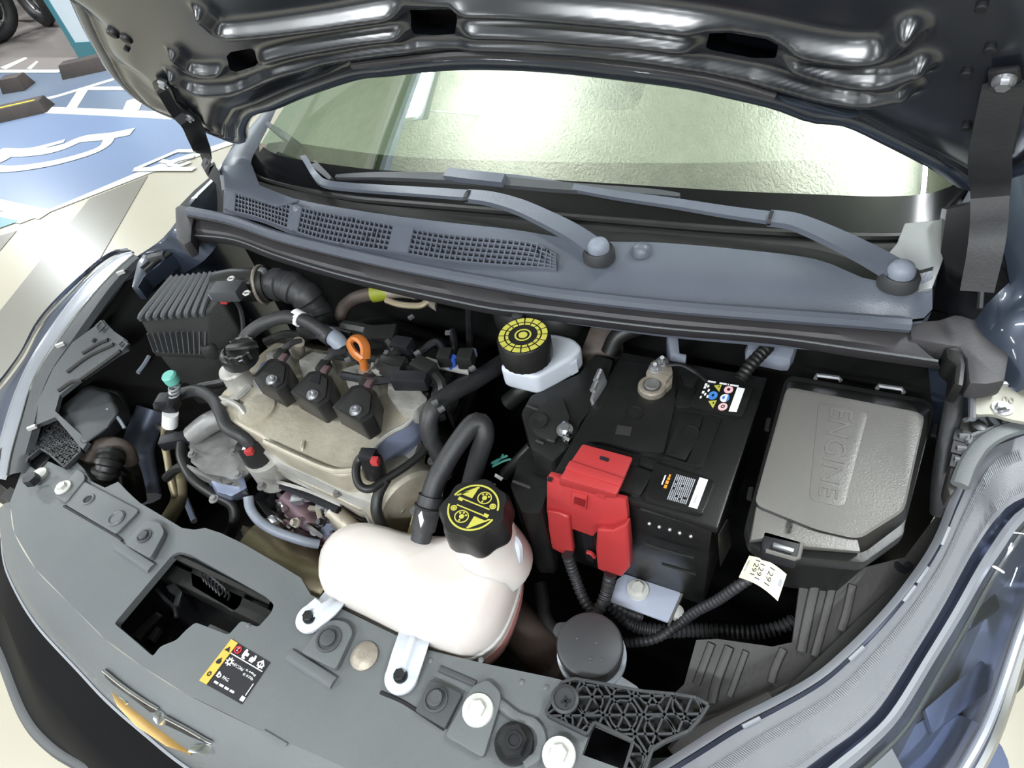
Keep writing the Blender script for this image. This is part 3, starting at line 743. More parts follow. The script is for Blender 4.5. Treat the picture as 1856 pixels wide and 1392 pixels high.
wiper(P(1085, 452, .978), pts('1078,450,.976 1040,424,.982 990,398,.986 940,376,.988 890,362,.988 848,357,.986'), pts('848,355,.986 780,350,.985 700,345,.984 630,340,.984 590,334,.984')+[PY(572, 318, .74), PY(552, 286, .78), PY(530, 258, .83), PY(504, 236, .88)],
      [PY(602, 328, .735), PY(570, 298, .77), PY(535, 262, .83), PY(486, 226, .90)], None, 'wiper pivoting near the middle of the cowl, its blade up the left glass edge')
wiper(P(1632, 496, .978), pts('1620,490,.978 1570,462,.984 1500,428,.990 1440,404,.992 1394,397,.992'), pts('1394,396,.992 1320,386,.991 1220,370,.990 1120,356,.990 1040,342,.990 960,328,.990 900,321,.992'),
      pts('611,323,.986 700,321,.988 800,324,.989 900,331,.989 1000,340,.989 1100,347,.989 1180,352,.989 1232,358,.988'), pts('812,318,.993 860,324,.995 915,330,.994'), 'wiper pivoting at the right end, blade lying along the base of the glass')

# --- rubber seal between cowl and engine bay
sl = thing('cowl_seal', 'long dark rubber seal strip across the rear of the engine bay', 'seal', (.15, .57, .90))
def R_(s, z): return spline(pts(s, z), 70)
rws = [R_('345,374 420,391 500,419 600,445 700,468 800,488 900,506 1000,523 1200,546 1400,561 1550,570 1650,578', .938),
       R_('342,382 420,398 500,426 600,452 700,475 800,495 900,513 1000,530 1200,553 1400,569 1550,580 1650,588', .944),
       R_('340,392 420,409 500,437 600,463 700,486 800,506 900,524 1000,541 1200,563 1400,580 1550,591 1650,599', .939),
       R_('338,396 420,413 500,441 600,467 700,490 800,510 900,528 1000,545 1200,567 1400,584 1550,596 1650,605', .926),
       R_('336,412 420,424 500,452 600,480 700,503 800,523 900,541 1000,555 1200,578 1400,596 1550,610 1660,622', .926),
       R_('335,418 420,429 500,457 600,487 700,511 800,531 900,550 1000,562 1200,586 1400,603 1550,620 1680,640', .922),
       R_('333,426 420,434 500,463 600,494 700,519 800,541 900,561 1000,571 1200,595 1400,612 1550,633 1700,655', .924),
       R_('331,440 420,444 500,473 600,503 700,529 800,551 900,571 1000,582 1200,607 1400,624 1550,648 1705,670', .905),
       R_('333,436 420,442 500,470 600,500 700,526 800,548 900,568 1000,580 1200,605 1400,622 1550,645 1705,668', .890)]
MB().loft(rws).build('strip', SEAL, sl, ang=40)
MB().tube([p+V((0, 0, .0006)) for p in rws[6]], .0014, 6, smooth=False).build('bright_edge_line', SLAM, sl)  # pale tube painting in the specular line on the strip's sharp edge
MB().tube([p+V((0, 0, -.001)) for p in rws[1]], .0085, 8, smooth=False).build('bead', COWL, sl)
MB().plate(pts('316,376 326,370 346,376 352,392 348,410 346,436 332,444 318,430 317,400', .934), .03).build('end_block', SEAL, sl, bevel=.005)
MB().plate(pts('1648,582 1700,578 1752,562 1800,560 1826,566 1834,582 1832,640 1824,690 1790,696 1756,694 1752,648 1738,628 1700,622 1650,612', .932), .025).build('corner_pad', SEAL, sl, bevel=.006)
MB().tube(pts('1726,632,.925 1733,660,.915 1734,700,.90 1724,760,.885 1712,820,.865 1704,880,.84 1702,930,.81'), .009, 10).build('side_bead', RUB, sl)
MB().plate(pts('1712,626 1745,632 1752,660 1748,700 1728,694 1732,660 1716,648', .93), .03).build('side_corner', RUBD, sl, bevel=.005)
# ================================================================== FRONT END
ZS = .73
sc = thing('radiator_shroud', 'long grey plastic cover across the front of the engine bay with a warning label', 'shroud', (0, .08, .66))
OUTER = '40,852 50,829 62,826 92,838 118,850 140,838 152,850 165,872 190,884 214,873 232,892 253,911 280,927 305,942 330,957 352,960 372,957 400,966 440,985 478,1007 512,1027 545,1047 563,1078 620,1104 715,1150 775,1178 880,1203 1000,1228 1040,1238 1100,1262 1160,1300 1180,1345 1150,1400 1080,1440 980,1470 800,1470 560,1362 478,1327 336,1257 258,1208 191,1159 129,1097 65,1032 26,966 18,910'
LATCH = '207,1130 238,1156 277,1190 290,1172 320,1160 336,1143 354,1128 414,1151 437,1125 468,1137 492,1110 497,1096 480,1080 430,1052 345,1005 325,1000 312,1006'
SQ_R = '1075,1311 1144,1342 1133,1396 1055,1368'
SQ_L = '50,838 72,816 93,824 70,850'
RINGB = pts('914,1330 930,1322 946,1330 948,1352 934,1364 916,1358', ZS)
hole160 = [P(160+9*math.cos(a), 905+7*math.sin(a), ZS) for a in (k*math.pi/5 for k in range(10))]
MB().plate(pts(OUTER, ZS), .012, [rounded(pts(LATCH, ZS), .004, 2), pts(SQ_R, ZS), hole160]).build('top_plate', SLAM, sc, bevel=0)
# front roll-over of the shroud
fold = spline(pts('18,910 26,966 65,1032 129,1097 191,1159 258,1208 336,1257 478,1327 560,1362 800,1470', ZS-.0005), 50)
lip = spline(pts('4,930 6,1000 20,1050 65,1128 145,1216 196,1270 258,1324 344,1392 480,1470 700,1590', .665), 50)
MB().loft([fold, [a.lerp(b, .25)+V((0, -.0, .006)) for a, b in zip(fold, lip)], [a.lerp(b, .62)+V((0, -.004, .008)) for a, b in zip(fold, lip)], lip, [p+V((0, .006, -.012)) for p in lip]]).build('front_roll', SLAM, sc, ang=60)
MB().tube([p+V((0, -.001, 0)) for p in lip], .0022, 6, smooth=False).build('bright_edge_line', LENSG, sc)
# raised tabs with their fasteners
def pad(s, h=.004, m=SLAM, r=.006): return MB().plate(rounded(pts(s, ZS+h+.003), r, 4), h+.005).build('raised_tab', m, sc, bevel=.0012)
pad('98,898 140,850 152,858 154,868 119,912'); pad('224,985 258,948 272,942 290,948 298,964 272,1012', .007)
pad('545,1182 586,1130 606,1122 630,1128 640,1145 608,1214', .006); pad('806,1334 856,1243 884,1231 906,1252 908,1268 876,1374', .005)
pad('752,1288 780,1230 838,1257 806,1320', .005, SLAMD, .003)
pad('118,914 152,872 252,925 210,968', .002); 
def bar(s, w): return MB().tube(pts(s, ZS+.001), w, 8, flat=.55).build('rib', SLAM, sc)
bar('214,989 276,1030', .008); bar('525,1186 606,1238', .008); bar('478,1325 520,1350', .002)
MB().tube(pts('690,1255 730,1272 770,1298 806,1322', ZS), .0022, 6).build('seam', BLKP, sc)
MB().tube(pts('116,917 205,968 222,980', ZS+.001), .0018, 6).build('seam', BLKP, sc)
MB().tube(pts('797,1212 830,1226 862,1240', ZS+.001), .004, 8, flat=.6).build('rib', SLAMD, sc)
MB().tube(pts('905,1275 938,1300 968,1312 982,1338 974,1370 950,1386', ZS+.002), .006, 8, flat=.7).build('curved_rib', SLAM, sc)
def bolt_at(x, y, r, m, z=ZS+.008, wash=1.55, h=.008, name='bolt', label=None):
    o = MB().hexhead(P(x, y, z), r, h, washer=wash).build(name, m, sc)
    if label: lab(o, label)
    return o
bolt_at(115, 884, .0075, WBOLT, wash=1.75, label='bright flange bolt at the left end'); bolt_at(866, 1287, .0095, WBOLT, wash=1.85, h=.007); bolt_at(1013, 1368, .0095, WBOLT, wash=1.85, h=.007)
MB().lathe(P(73, 862, ZS), [(.013, 0), (.013, .005), (.010, .006)], 24).build('washer', WBOLT, sc)
bolt_at(66, 876, .012, DBOLT, ZS+.004, wash=0, h=.018, label='dark hexagonal stop bolt'); bolt_at(932, 1348, .017, DBOLT, ZS+.001, wash=1.25, h=.016, label='large dark hexagonal bolt')
MB().lathe(P(932, 1342, ZS+.0172), [(.0085, 0), (.0085, .002), (.006, .0021), (.0055, .0005)], 20).build('bolt_socket', BLKP, sc)
o = MB().lathe(P(661, 1190, ZS), [(.017, 0), (.017, .003), (.014, .005), (.010, .008), (.004, .0085)], 22).build('domed_bolt', LEAD, sc)
def push_clip(x, y, z, r=.011):
    o = MB().lathe(P(x, y, z), [(r, 0), (r, .002), (r*.82, .0025), (r*.78, .0012), (r*.62, .0012), (r*.6, .005), (r*.4, .006), (r*.02, .006)], 22).build('push_clip', SLAMD, sc)
push_clip(262, 972, ZS+.010); push_clip(596, 1159, ZS+.009, .016); push_clip(790, 1268, ZS+.008, .014)
MB().cyl(P(790, 1262, ZS+.013), P(790, 1262, ZS+.022), .0065, n=16).build('knob', SLAMD, sc)
MB().torus(P(160, 905, ZS+.0055), .0085, .0018, n=20).build('hole_collar', SLAM, sc); MB().lathe(P(160, 905, ZS+.0045), [(.0075, 0), (.0075, .001), (.001, .001)], 18).build('hole', BLKP, sc)
MB().lathe(P(212, 940, ZS+.005), [(.013, 0), (.013, .002), (.011, .004), (.009, .002), (.001, .0022)], 20).build('round_boss', SLAM, sc)
for s in ('872,1196', '946,1236', '990,1246', '780,1197', '450,1134'):
    x, y = px(s)[0]; MB().sphere(P(x, y, ZS), .0035, sz=.5, n=10).build('pimple', SLAM, sc)
# warning label: flat print
q = Quad(P(362, 1234, ZS), P(439, 1277, ZS), P(490.5, 1201, ZS), P(420, 1159, ZS), .0007)
lb = MB(); q.rect(lb, 0, 0, 1, 1); lb = lb.build('warning_label', BLKP, sc)
m = MB(); q.rect(m, 0, 0, .175, 1, 2); m.build('yellow_field', YELL, lb)
def tri(m, u, v, s, k=3, hole=True):
    m.plate([q(u-s*.5, v-s*.42, k), q(u+s*.5, v-s*.42, k), q(u, v+s*.46, k)], -q.n*.0004)
m = MB(); tri(m, .09, .80, .12); q.shape(m, [(.04, .46), (.08, .44), (.13, .46), (.14, .52), (.11, .55), (.10, .60), (.07, .55), (.05, .53)], 3)
for a in range(0, 360, 45): q.rect(m, .085+.03*math.cos(math.radians(a))-.008, .20+.04*math.sin(math.radians(a))-.01, .085+.03*math.cos(math.radians(a))+.012, .20+.04*math.sin(math.radians(a))+.014, 3)
m.build('hazard_symbols', BLKP, lb)
m = MB(); q.disc(m, .275, .885, .075, .085, 3, hole=.72); q.shape(m, [(.225, .935), (.24, .95), (.33, .84), (.315, .82)], 4); m.build('prohibition_ring', REDP, lb)
m = MB()
q.rect(m, .19, .745, .97, .765, 2)
q.shape(m, [(.255, .85), (.27, .85), (.285, .93), (.265, .94)], 3)
q.rect(m, .41, .82, .47, .95, 2); q.rect(m, .43, .78, .50, .82, 2); q.rect(m, .48, .86, .53, .93, 2); q.disc(m, .44, .965, .025, k=2)   # booklet / figure
q.shape(m, [(.60, .80), (.68, .80), (.71, .88), (.69, .97), (.655, .97), (.66, .90), (.62, .92), (.59, .86)], 2)                               # hand
q.disc(m, .86, .87, .085, .10, 2, n=4, hole=.62); q.rect(m, .80, .80, .93, .83, 2); q.rect(m, .855, .80, .87, .95, 2)                    # open book
q.disc(m, .28, .60, .055, .065, 2, hole=.55)
for a in range(0, 360, 45): q.rect(m, .28+.07*math.cos(math.radians(a))-.012, .60+.082*math.sin(math.radians(a))-.012, .28+.07*math.cos(math.radians(a))+.012, .60+.082*math.sin(math.radians(a))+.012, 2)
q.text(m, 'HFC134a/', .37, .56, .26, .07, 2); q.text(m, '0.44kg', .67, .59, .24, .06, 2); q.text(m, '0.97lb', .67, .50, .24, .055, 2)
q.disc(m, .27, .27, .045, .05, 2, hole=.5); q.rect(m, .225, .23, .255, .34, 2); q.text(m, 'PAG', .36, .24, .14, .07, 2)
for k in range(4): q.rect(m, .27+k*.125, .10, .27+k*.125+.09, .145, 2)
q.rect(m, .955, .18, .968, .46, 2); q.rect(m, .91, .05, .99, .15, 2)
m.build('white_print', WHITE, lb)

# --- latch inside the shroud opening
la = thing('bonnet_latch', 'black bonnet latch with a coil spring in the shroud opening', 'latch', P(370, 1090, .64))
MB().plate(pts('205,1135 312,1000 500,1090 470,1150 280,1200', .655), .02).build('well_floor', PIANO, la)
MB().hexa(pts('318,1008 490,1090 486,1100 312,1016', .66), pts('320,1004 492,1086 488,1094 314,1011', .725)).build('back_wall', BLACK, la)
MB().plate(rounded(pts('344,1040 352,1024 448,1066 436,1100 424,1110 346,1064', .70), .004, 2), .012).build('latch_plate', BLACK, la, bevel=.002)
sp = [P(372+5.8*k/8+0*k, 1046+5.0*k/8, .706)+V((.010*math.cos(k*math.pi/4), .006*math.sin(k*math.pi/4), .010*math.sin(k*math.pi/4))) for k in range(50)]
MB().tube(sp, .0016, 6, smooth=False).build('coil_spring', DBOLT, la)
MB().plate(pts('300,1062 316,1056 330,1072 324,1096 312,1100 318,1080 306,1072', .69), .006).build('hook', DBOLT, la, bevel=.001)
MB().tube(pts('285,1068 300,1085 316,1100 320,1118', .685), .003, 6).build('release_cable', DBOLT, la)
MB().plate(pts('236,1150 284,1108 292,1114 250,1158', .675), .006).build('guide', BLACK, la, bevel=.001)
MB().plate(pts('266,1156 284,1134 290,1140 276,1162', .672), .008).build('guide', BLACK, la, bevel=.001)
MB().plate(pts('440,1076 488,1098 482,1110 436,1088', .69), .01).build('side_guide', BLACK, la, bevel=.002)
MB().plate(pts('380,1130 420,1148 412,1160 372,1142', .70), .01).build('lower_guide', SLAMD, la, bevel=.002)

# --- grille, bumper, emblem
fb = thing('front_bumper', 'glossy black grille and bumper below the shroud with gold and chrome emblem', 'bumper', (-.1, -.12, .4))
top = [p+V((0, .004, -.010)) for p in lip]
mid = spline(pts('-10,1090 10,1120 60,1260 120,1345 190,1420 330,1530 520,1650', .58), 50)
low = spline(pts('-30,1130 2,1180 48,1292 100,1352 176,1400 320,1520 500,1650', .50), 50)
MB().loft([top, [a.lerp(b, .5)+V((-.01, -.014, 0)) for a, b in zip(top, mid)], mid, low]).build('grille_panel', mat('grille_black', (9, 9, 12), .6, spec=.08, col2=(13, 13, 16), nscale=6), fb, ang=60)
MB().tube(low, .012, 8, smooth=False, flat=.6).build('lower_moulding', SLAMD, fb)
MB().loft([[p+V((0, 0, -.008)) for p in low], [p+V((-.02, -.01, -.06)) for p in low], [p+V((.02, .03, -.22)) for p in low]]).build('lower_bumper', SLAMD, fb)
MB().plate(pts('92,1326 104,1318 140,1346 176,1388 150,1400 118,1360', .47), .03).build('bracket', SLAMD, fb, bevel=.004)
for s in ('121,1374 129,1372 140,1386 130,1388', '166,1362 172,1364 188,1390 182,1391'):
    MB().plate(pts(s, .475), .006).build('clip', WBOLT, fb)
# emblem: a bow tie of two arms round a taller centre
em = MB()
E1 = pts('194,1238 228,1256 274,1290 286,1304 334,1334 350,1352 346,1368 300,1352 246,1316 212,1280', .688)
em.plate(E1, .006); em = em.build('emblem', GOLDE, fb, bevel=.001); lab(em, 'gold bow tie emblem with dark and chrome rim')
def band(a, b, za, zb): return MB().plate(pts(a, za)+pts(b, zb)[::-1], V((0, .006, -.002)))
band('187,1216 221,1247 262,1278 286,1286', '193,1236 228,1262 270,1296 280,1302', .710, .693).build('upper_rim', BLKP, em)
band('300,1302 340,1324 382,1345', '284,1314 318,1334 350,1352', .710, .692).build('upper_rim', BLKP, em)
MB().tube(pts('187,1215 221,1243 262,1271 286,1285', .712), .0018, 6).build('chrome_rim', CHROME, em)
MB().tube(pts('298,1300 340,1322 374,1342 384,1346', .712), .0018, 6).build('chrome_rim', CHROME, em)
MB().plate(pts('284,1284 293,1291 300,1303 285,1315 276,1302', .712), V((0, .004, -.012))).build('centre_facet', CHROME, em, bevel=.001)
MB().plate(pts('345,1352 384,1346 381,1368 340,1364', .706), V((0, .004, -.012))).build('end_facet', CHROME, em, bevel=.001)
MB().tube(pts('218,1262 226,1268 230,1276', .694), .0016, 6).build('chrome_rim', CHROME, em)

# --- honeycomb brackets at the shroud ends
def lattice(name, outer, holes, z, h, label, spacing, sub=None, at=None):
    O = px(outer); t = thing(name, label, 'bracket', P(sum(p[0] for p in O)/len(O), sum(p[1] for p in O)/len(O), z-.02))
    hp = [px(s) for s in holes]
    MB().plate(pts(outer, z-h), .004, []).build('base_plate', BLACKM, t)
    o3 = pts(outer, z); m = MB(); n = len(o3)
    for i in range(n):
        a, b = o3[i], o3[(i+1) % n]; d = (b-a).normalized(); q = V((-d.y, d.x, 0))*.0016
        m.plate([a-q, b-q, b+q, a+q], h)
    m.build('rim', RIBM, t, bevel=.0006)
    x0, x1 = min(p.x for p in o3), max(p.x for p in o3); y0, y1 = min(p.y for p in o3), max(p.y for p in o3)
    P2 = [(p.x, p.y) for p in o3]
    r = MB()
    def seg(fn, L, w=.0011):
        st = .0015; run = None; k = 0
        while k*st <= L+st:
            p = fn(k*st); ok = inside((p[0], p[1]), P2) and k*st <= L
            if ok and run is None: run = k
            if not ok and run is not None:
                if k-run > 2:
                    c = [fn(run*st+(k-1-run)*st*j/max(1, (k-1-run)//4)) for j in range(max(1, (k-1-run)//4)+1)]
                    for a, b in zip(c, c[1:]):
                        a = V((a[0], a[1], z-.0008)); b = V((b[0], b[1], z-.0008)); d = (b-a)
                        if d.length < 1e-6: continue
                        d.normalize(); qq = V((-d.y, d.x, 0))*w; r.plate([a-qq, b-qq, b+qq, a+qq], h-.001)
                run = None
            k += 1
    D = max(x1-x0, y1-y0)*1.6; cx_, cy_ = (x0+x1)/2, (y0+y1)/2
    for ang in (25, 85, 145):
        a = math.radians(ang); d = (math.cos(a), math.sin(a)); nn = (-d[1], d[0])
        for k in range(-12, 13):
            bx, by = cx_+nn[0]*k*spacing-d[0]*D/2, cy_+nn[1]*k*spacing-d[1]*D/2
            seg(lambda s, bx=bx, by=by, d=d: (bx+d[0]*s, by+d[1]*s), D)
    for i in range(-4, 5):
        for j in range(-3, 4):
            c = (cx_+i*spacing*2.1+(j % 2)*spacing, cy_+j*spacing*1.9); R = spacing*.8
            seg(lambda s, c=c, R=R: (c[0]+R*math.cos(s/R), c[1]+R*math.sin(s/R)), R*2*math.pi, .0009)
    ro = r.build('ribs', RIBM, t); ro['kind'] = 'stuff'
    return t
lt = lattice('ribbed_bracket', '65,772 99,757 111,762 143,806 145,818 116,846 93,826 90,822 72,812 50,830 47,838 58,800', [], .742, .008, 'black honeycomb-ribbed bracket at the left end of the grey shroud', .011)
rt = lattice('ribbed_bracket', '989,1288 1018,1236 1041,1229 1165,1252 1222,1257 1262,1264 1284,1277 1268,1302 1248,1324 1205,1342 1182,1356 1168,1396 1132,1394 1148,1342 1077,1308 1064,1330 994,1296', [], .744, .010, 'black honeycomb-ribbed bracket with a screw at the right end of the grey shroud', .018)
MB().lathe(P(1025, 1271, .736), [(.015, 0), (.015, .009), (.012, .010), (.011, .008), (.001, .008)], 22).build('screw_boss', RIBM, rt)
MB().box(P(1025, 1271, .7455), .010, .002, .002, .5).build('screw_slot', BLKP, rt); MB().box(P(1025, 1271, .7455), .002, .010, .002, .5).build('screw_slot', BLKP, rt)
w_ = thing('well_cover', 'dark square pocket between the right ribbed bracket and the shroud', 'cover', P(1100, 1350, .66))
MB().hexa(pts('1050,1310 1160,1345 1150,1420 1035,1390', .645), pts('1050,1310 1160,1345 1150,1420 1035,1390', .655)).build('pocket_floor', PIANO, w_)
MB().plate(pts('1150,1342 1180,1352 1168,1410 1135,1410', .728), .07).build('pocket_wall', BLACKM, w_)
w_ = thing('well_cover', 'dark square pocket beside the left ribbed bracket', 'cover', P(70, 834, .66))
MB().plate(pts('44,838 73,808 97,822 69,854', ZS+.0015), .004).build('pocket_floor', PIANO, w_)

# --- headlights
def headlight(rowspec, label, mats, at):
    t = thing('headlight', label, 'headlight', at, 'headlights')
    n = 48; rows = [spline(pts(s), n) for s in rowspec]
    return t, rows
# right-hand one in the picture
t, r = headlight(['1870,766,.875 1830,780,.872 1800,792,.868 1772,818,.860 1735,900,.838 1700,985,.812 1650,1060,.790 1600,1120,.772 1540,1180,.756 1480,1230,.744 1400,1275,.732 1330,1310,.724 1250,1360,.716 1170,1410,.708',
                  '1900,880,.850 1860,900,.850 1830,915,.848 1810,935,.842 1790,960,.826 1758,1010,.806 1712,1095,.784 1664,1175,.764 1600,1275,.746 1552,1325,.736 1507,1358,.728 1450,1400,.722 1390,1440,.716 1300,1490,.710',
                  '1930,900,.846 1890,920,.846 1860,940,.842 1838,965,.834 1815,1000,.815 1785,1045,.794 1742,1120,.772 1690,1205,.750 1632,1300,.730 1585,1350,.722 1537,1392,.714 1490,1430,.708 1440,1465,.703 1350,1520,.697',
                  '2000,960,.80 1960,985,.80 1930,1010,.796 1905,1040,.786 1880,1090,.762 1850,1170,.735 1820,1270,.705 1790,1350,.685 1750,1420,.665 1710,1470,.655 1660,1520,.645 1600,1580,.638 1540,1630,.632 1450,1690,.626'],
                 'large clear headlight curving along the right edge of the bay', None, P(1640, 1150, .60))
# top flange, groove band, ridge, lens
MB().loft([[p+V((-.004, .004, -.006)) for p in r[0]], r[0], [a.lerp(b, .06)+V((0, 0, .002)) for a, b in zip(r[0], r[1])]]).build('chrome_edge', LENSG, t, ang=60)
MB().loft([[a.lerp(b, .06)+V((0, 0, -.003)) for a, b in zip(r[0], r[1])], [a.lerp(b, .13)+V((0, 0, -.004)) for a, b in zip(r[0], r[1])]]).build('dark_gap', LENSD, t)
MB().loft([[a.lerp(b, .13)+V((0, 0, -.003)) for a, b in zip(r[0], r[1])], [a.lerp(b, .6)+V((0, 0, .003)) for a, b in zip(r[0], r[1])], r[1]]).build('frosted_flange', FLG, t)
fl_ = MB()
for i in range(2, 46):
    for k in range(5):
        j = i+k/5; i0 = int(j); f = j-i0
        a = r[0][i0].lerp(r[0][i0+1], f); b = r[1][i0].lerp(r[1][i0+1], f)
        fl_.plate([a.lerp(b, .34)+V((0, 0, .0022)), a.lerp(b, .34)+V((.0012, .0012, .0022)), a.lerp(b, .92)+V((.0012, .0012, .0015)), a.lerp(b, .92)+V((0, 0, .0015))], .001)
fo = fl_.build('flange_flutes', FLG, t); fo['kind'] = 'stuff'
MB().loft([r[1], [a.lerp(b, .3)+V((0, 0, -.006)) for a, b in zip(r[1], r[2])], [a.lerp(b, .5)+V((0, 0, .001)) for a, b in zip(r[1], r[2])]]).build('dark_groove', LENSD, t)
MB().loft([[a.lerp(b, .5)+V((0, 0, .001)) for a, b in zip(r[1], r[2])], [a.lerp(b, .75)+V((0, 0, .006)) for a, b in zip(r[1], r[2])], r[2]]).build('chrome_ridge', LENSG, t, ang=60)
MB().tube([a.lerp(b, .12)+V((0, 0, .002)) for a, b in zip(r[2], r[3])], .0022, 6, smooth=False).build('inner_ridge', CHROME, t)
MB().loft([r[2], [a.lerp(b, .35)+V((0, 0, .022)) for a, b in zip(r[2], r[3])], [a.lerp(b, .7)+V((0, 0, .022)) for a, b in zip(r[2], r[3])], r[3]]).build('lens', LENS, t, ang=80)
MB().tube([p+V((0, 0, .002)) for p in r[3]], .007, 8, smooth=False).build('outer_frame', CHROME, t)
MB().tube([a.lerp(b, .86)+V((0, 0, .012)) for a, b in zip(r[2], r[3])], .005, 8, smooth=False).build('outer_frame', LENSG, t)
MB().loft([[p+V((0, 0, -.01)) for p in r[2]], [a.lerp(b, .15)+V((0, 0, -.05)) for a, b in zip(r[2], r[3])], [a.lerp(b, .5)+V((0, 0, -.075)) for a, b in zip(r[2], r[3])], [p+V((0, 0, -.03)) for p in r[3]]]).build('housing', LENSH, t, ang=60)
MB().loft([[a.lerp(b, .10)+V((0, 0, -.012)) for a, b in zip(r[2][30:], r[3][30:])], [a.lerp(b, .45)+V((0, 0, -.03)) for a, b in zip(r[2][30:], r[3][30:])]]).build('inner_bezel', mat('silver_bezel', (206, 206, 200), .4, metal=.2, col2=(190, 190, 186), nscale=5), t)
MB().plate(pts('1676,1285,.69 1780,1195,.70 1800,1215,.69 1796,1250,.685 1690,1330,.672', None), .012).build('light_guide', LENSB, t, bevel=.003)
MB().plate(pts('1730,1110,.725 1800,1060,.735 1815,1100,.728 1745,1150,.712', None), .012).build('light_guide', LENSD, t, bevel=.003)
MB().lathe(P(1720, 1390, .632), [(.002, -.03), (.03, -.022), (.05, 0), (.056, .008)], 28, V((.3, -.5, .8))).build('reflector_bowl', LENSB, t)
MB().lathe(P(1790, 1200, .650), [(.002, -.03), (.02, -.022), (.034, 0), (.038, .008)], 28, V((.3, -.5, .8))).build('reflector_bowl', CHROME, t)
for k in (13, 17, 19, 26, 37):
    tt = (r[0][k+1]-r[0][k-1]).normalized()
    MB().tube([r[0][k].lerp(r[1][k], .11)-tt*.010, r[0][k].lerp(r[1][k], .11)+tt*.010], .0024, 6, smooth=False).build('moulding_lug', LENSG, t)
# left-hand one
t, r = headlight(['252,466,.868 232,484,.864 200,520,.855 169,562,.842 131,616,.822 95,668,.800 74,716,.782 62,765,.764 46,822,.745 38,856,.735',
                  '243,462,.868 219,482,.864 186,514,.855 152,554,.842 112,606,.822 76,660,.800 56,702,.782 40,756,.764 22,820,.745 14,862,.735',
                  '241,458,.862 214,466,.852 172,498,.838 130,545,.815 90,600,.790 58,650,.765 34,700,.745 16,750,.725 0,810,.705 -10,870,.69',
                  '236,457,.85 200,462,.83 150,500,.80 98,550,.77 66,590,.745 40,640,.715 8,684,.69 -20,720,.67 -40,800,.65 -50,880,.64'],
                 'clear headlight along the left edge of the bay beside the striped floor', None, P(100, 640, .60))
MB().loft([[p+V((.004, .004, -.010)) for p in r[0]], r[0], [a.lerp(b, .5)+V((0, 0, .001)) for a, b in zip(r[0], r[1])], r[1]]).build('frosted_flange', SLAMD, t, ang=60)
MB().tube(r[1], .0022, 6, smooth=False).build('chrome_edge', CHROME, t)
MB().loft([r[1], [a.lerp(b, .4)+V((0, 0, -.008)) for a, b in zip(r[1], r[2])], [a.lerp(b, .6)+V((0, 0, -.002)) for a, b in zip(r[1], r[2])], r[2]]).build('reflector_strip', LENSG, t, ang=50)
MB().tube(r[2], .003, 6, smooth=False).build('inner_ridge', LENSG, t)
MB().loft([r[2], [a.lerp(b, .5)+V((-.004, 0, .010)) for a, b in zip(r[2], r[3])], r[3]]).build('lens', LENS, t, ang=80)
MB().loft([[p+V((0, 0, -.008)) for p in r[2]], [a.lerp(b, .5)+V((0, 0, -.03)) for a, b in zip(r[2], r[3])], [p+V((0, 0, -.01)) for p in r[3]], [p+V((.03, .02, -.3)) for p in r[3]]]).build('housing', LENSG, t, ang=60)
MB().tube(r[3], .004, 8, smooth=False).build('outer_frame', LENSD, t)
for s in ('219,494', '109,625', '58,775'):
    x, y = px(s)[0]; MB().box(P(x, y, .866 if y < 550 else .822 if y < 700 else .766), .005, .014, .006, -.7).build('moulding_lug', WBOLT, t)
# ================================================================== ENGINE BAY COMPONENTS
# --- battery
bt = thing('battery', 'black battery with a white barred label and colour symbols on top', 'battery', P(1200, 900, .64))
TOP = pts('1000,866 1082,770 1128,642 1392,690 1300,960 1160,918', .852)
case = [P(*a, .852) for a in ((1004, 872), (1130, 644), (1386, 690), (1296, 958))]
MB().plate([p+(V((.47, .46, p.z))-p)*.03 for p in case], .20).build('case', BATB, bt, bevel=.004)
MB().plate([P(*a, .860) for a in ((1000, 862), (1128, 638), (1392, 684), (1301, 958))], .012).build('lid', BATB, bt, bevel=.003)
def panel(s, h=.0060, name='lid_panel'): return MB().plate(rounded(pts(s, .860+h), .002, 2), h+.001).build(name, BATB, bt, bevel=.0009)
panel('1060,800 1122,652 1228,668 1222,742 1203,820 1160,818 1090,800'); panel('1234,748 1274,752 1262,800 1242,834 1206,822')
panel('1280,752 1308,758 1272,846 1262,846 1195,830 1208,826 1245,838'); panel('1162,826 1192,834 1186,852 1158,842', .003)
panel('1128,850 1155,846 1184,856 1160,898 1122,888'); panel('1218,735 1234,700 1262,706 1252,738', .003); panel('1232,674 1268,680 1258,700 1238,696', .003)
up = panel('1248,733 1276,686 1366,702 1346,754 1300,746', .006, 'label_pad'); lo = panel('1166,902 1188,838 1296,872 1273,931', .006, 'label_pad')
for x, y in ((1250, 784), (1149, 748)):
    MB().lathe(P(x, y, .8662), [(.011, 0), (.011, .0010), (.0095, .0012), (.009, .0002), (.001, .0003)], 22).build('filler_plug', BATB, bt)
MB().plate(pts('1119,770 1146,774 1142,790 1115,786', .8668), .001).build('embossed_code', SHIELD, bt)
MB().tube([p for p in pts('1162,921 1215,937 1268,953', .850)], .0022, 6).build('case_rib', BATB, bt)
for s in ('1172,985 1210,997 1258,1010', '1200,1022 1262,1040'):
    MB().tube([PY(x, y, .334) for x, y in px(s)], .002, 6).build('case_rib', BATB, bt)
for x, y in ((1177, 949), (1195, 955), (1214, 960), (1232, 966), (1252, 972)):
    MB().sphere(PY(x, y, .345), .0022, n=8).build('case_stud', STEEL, bt)
MB().plate([P(1301, 970, .845), P(1306, 966, .845), P(1312, 1015, .76), P(1305, 1028, .76)], V((.003, .02, 0))).build('corner_guard', BATB, bt)
q = Quad(P(1262, 742, .866), P(1335, 748, .866), P(1351, 703.5, .866), P(1281, 692, .866), .0006)
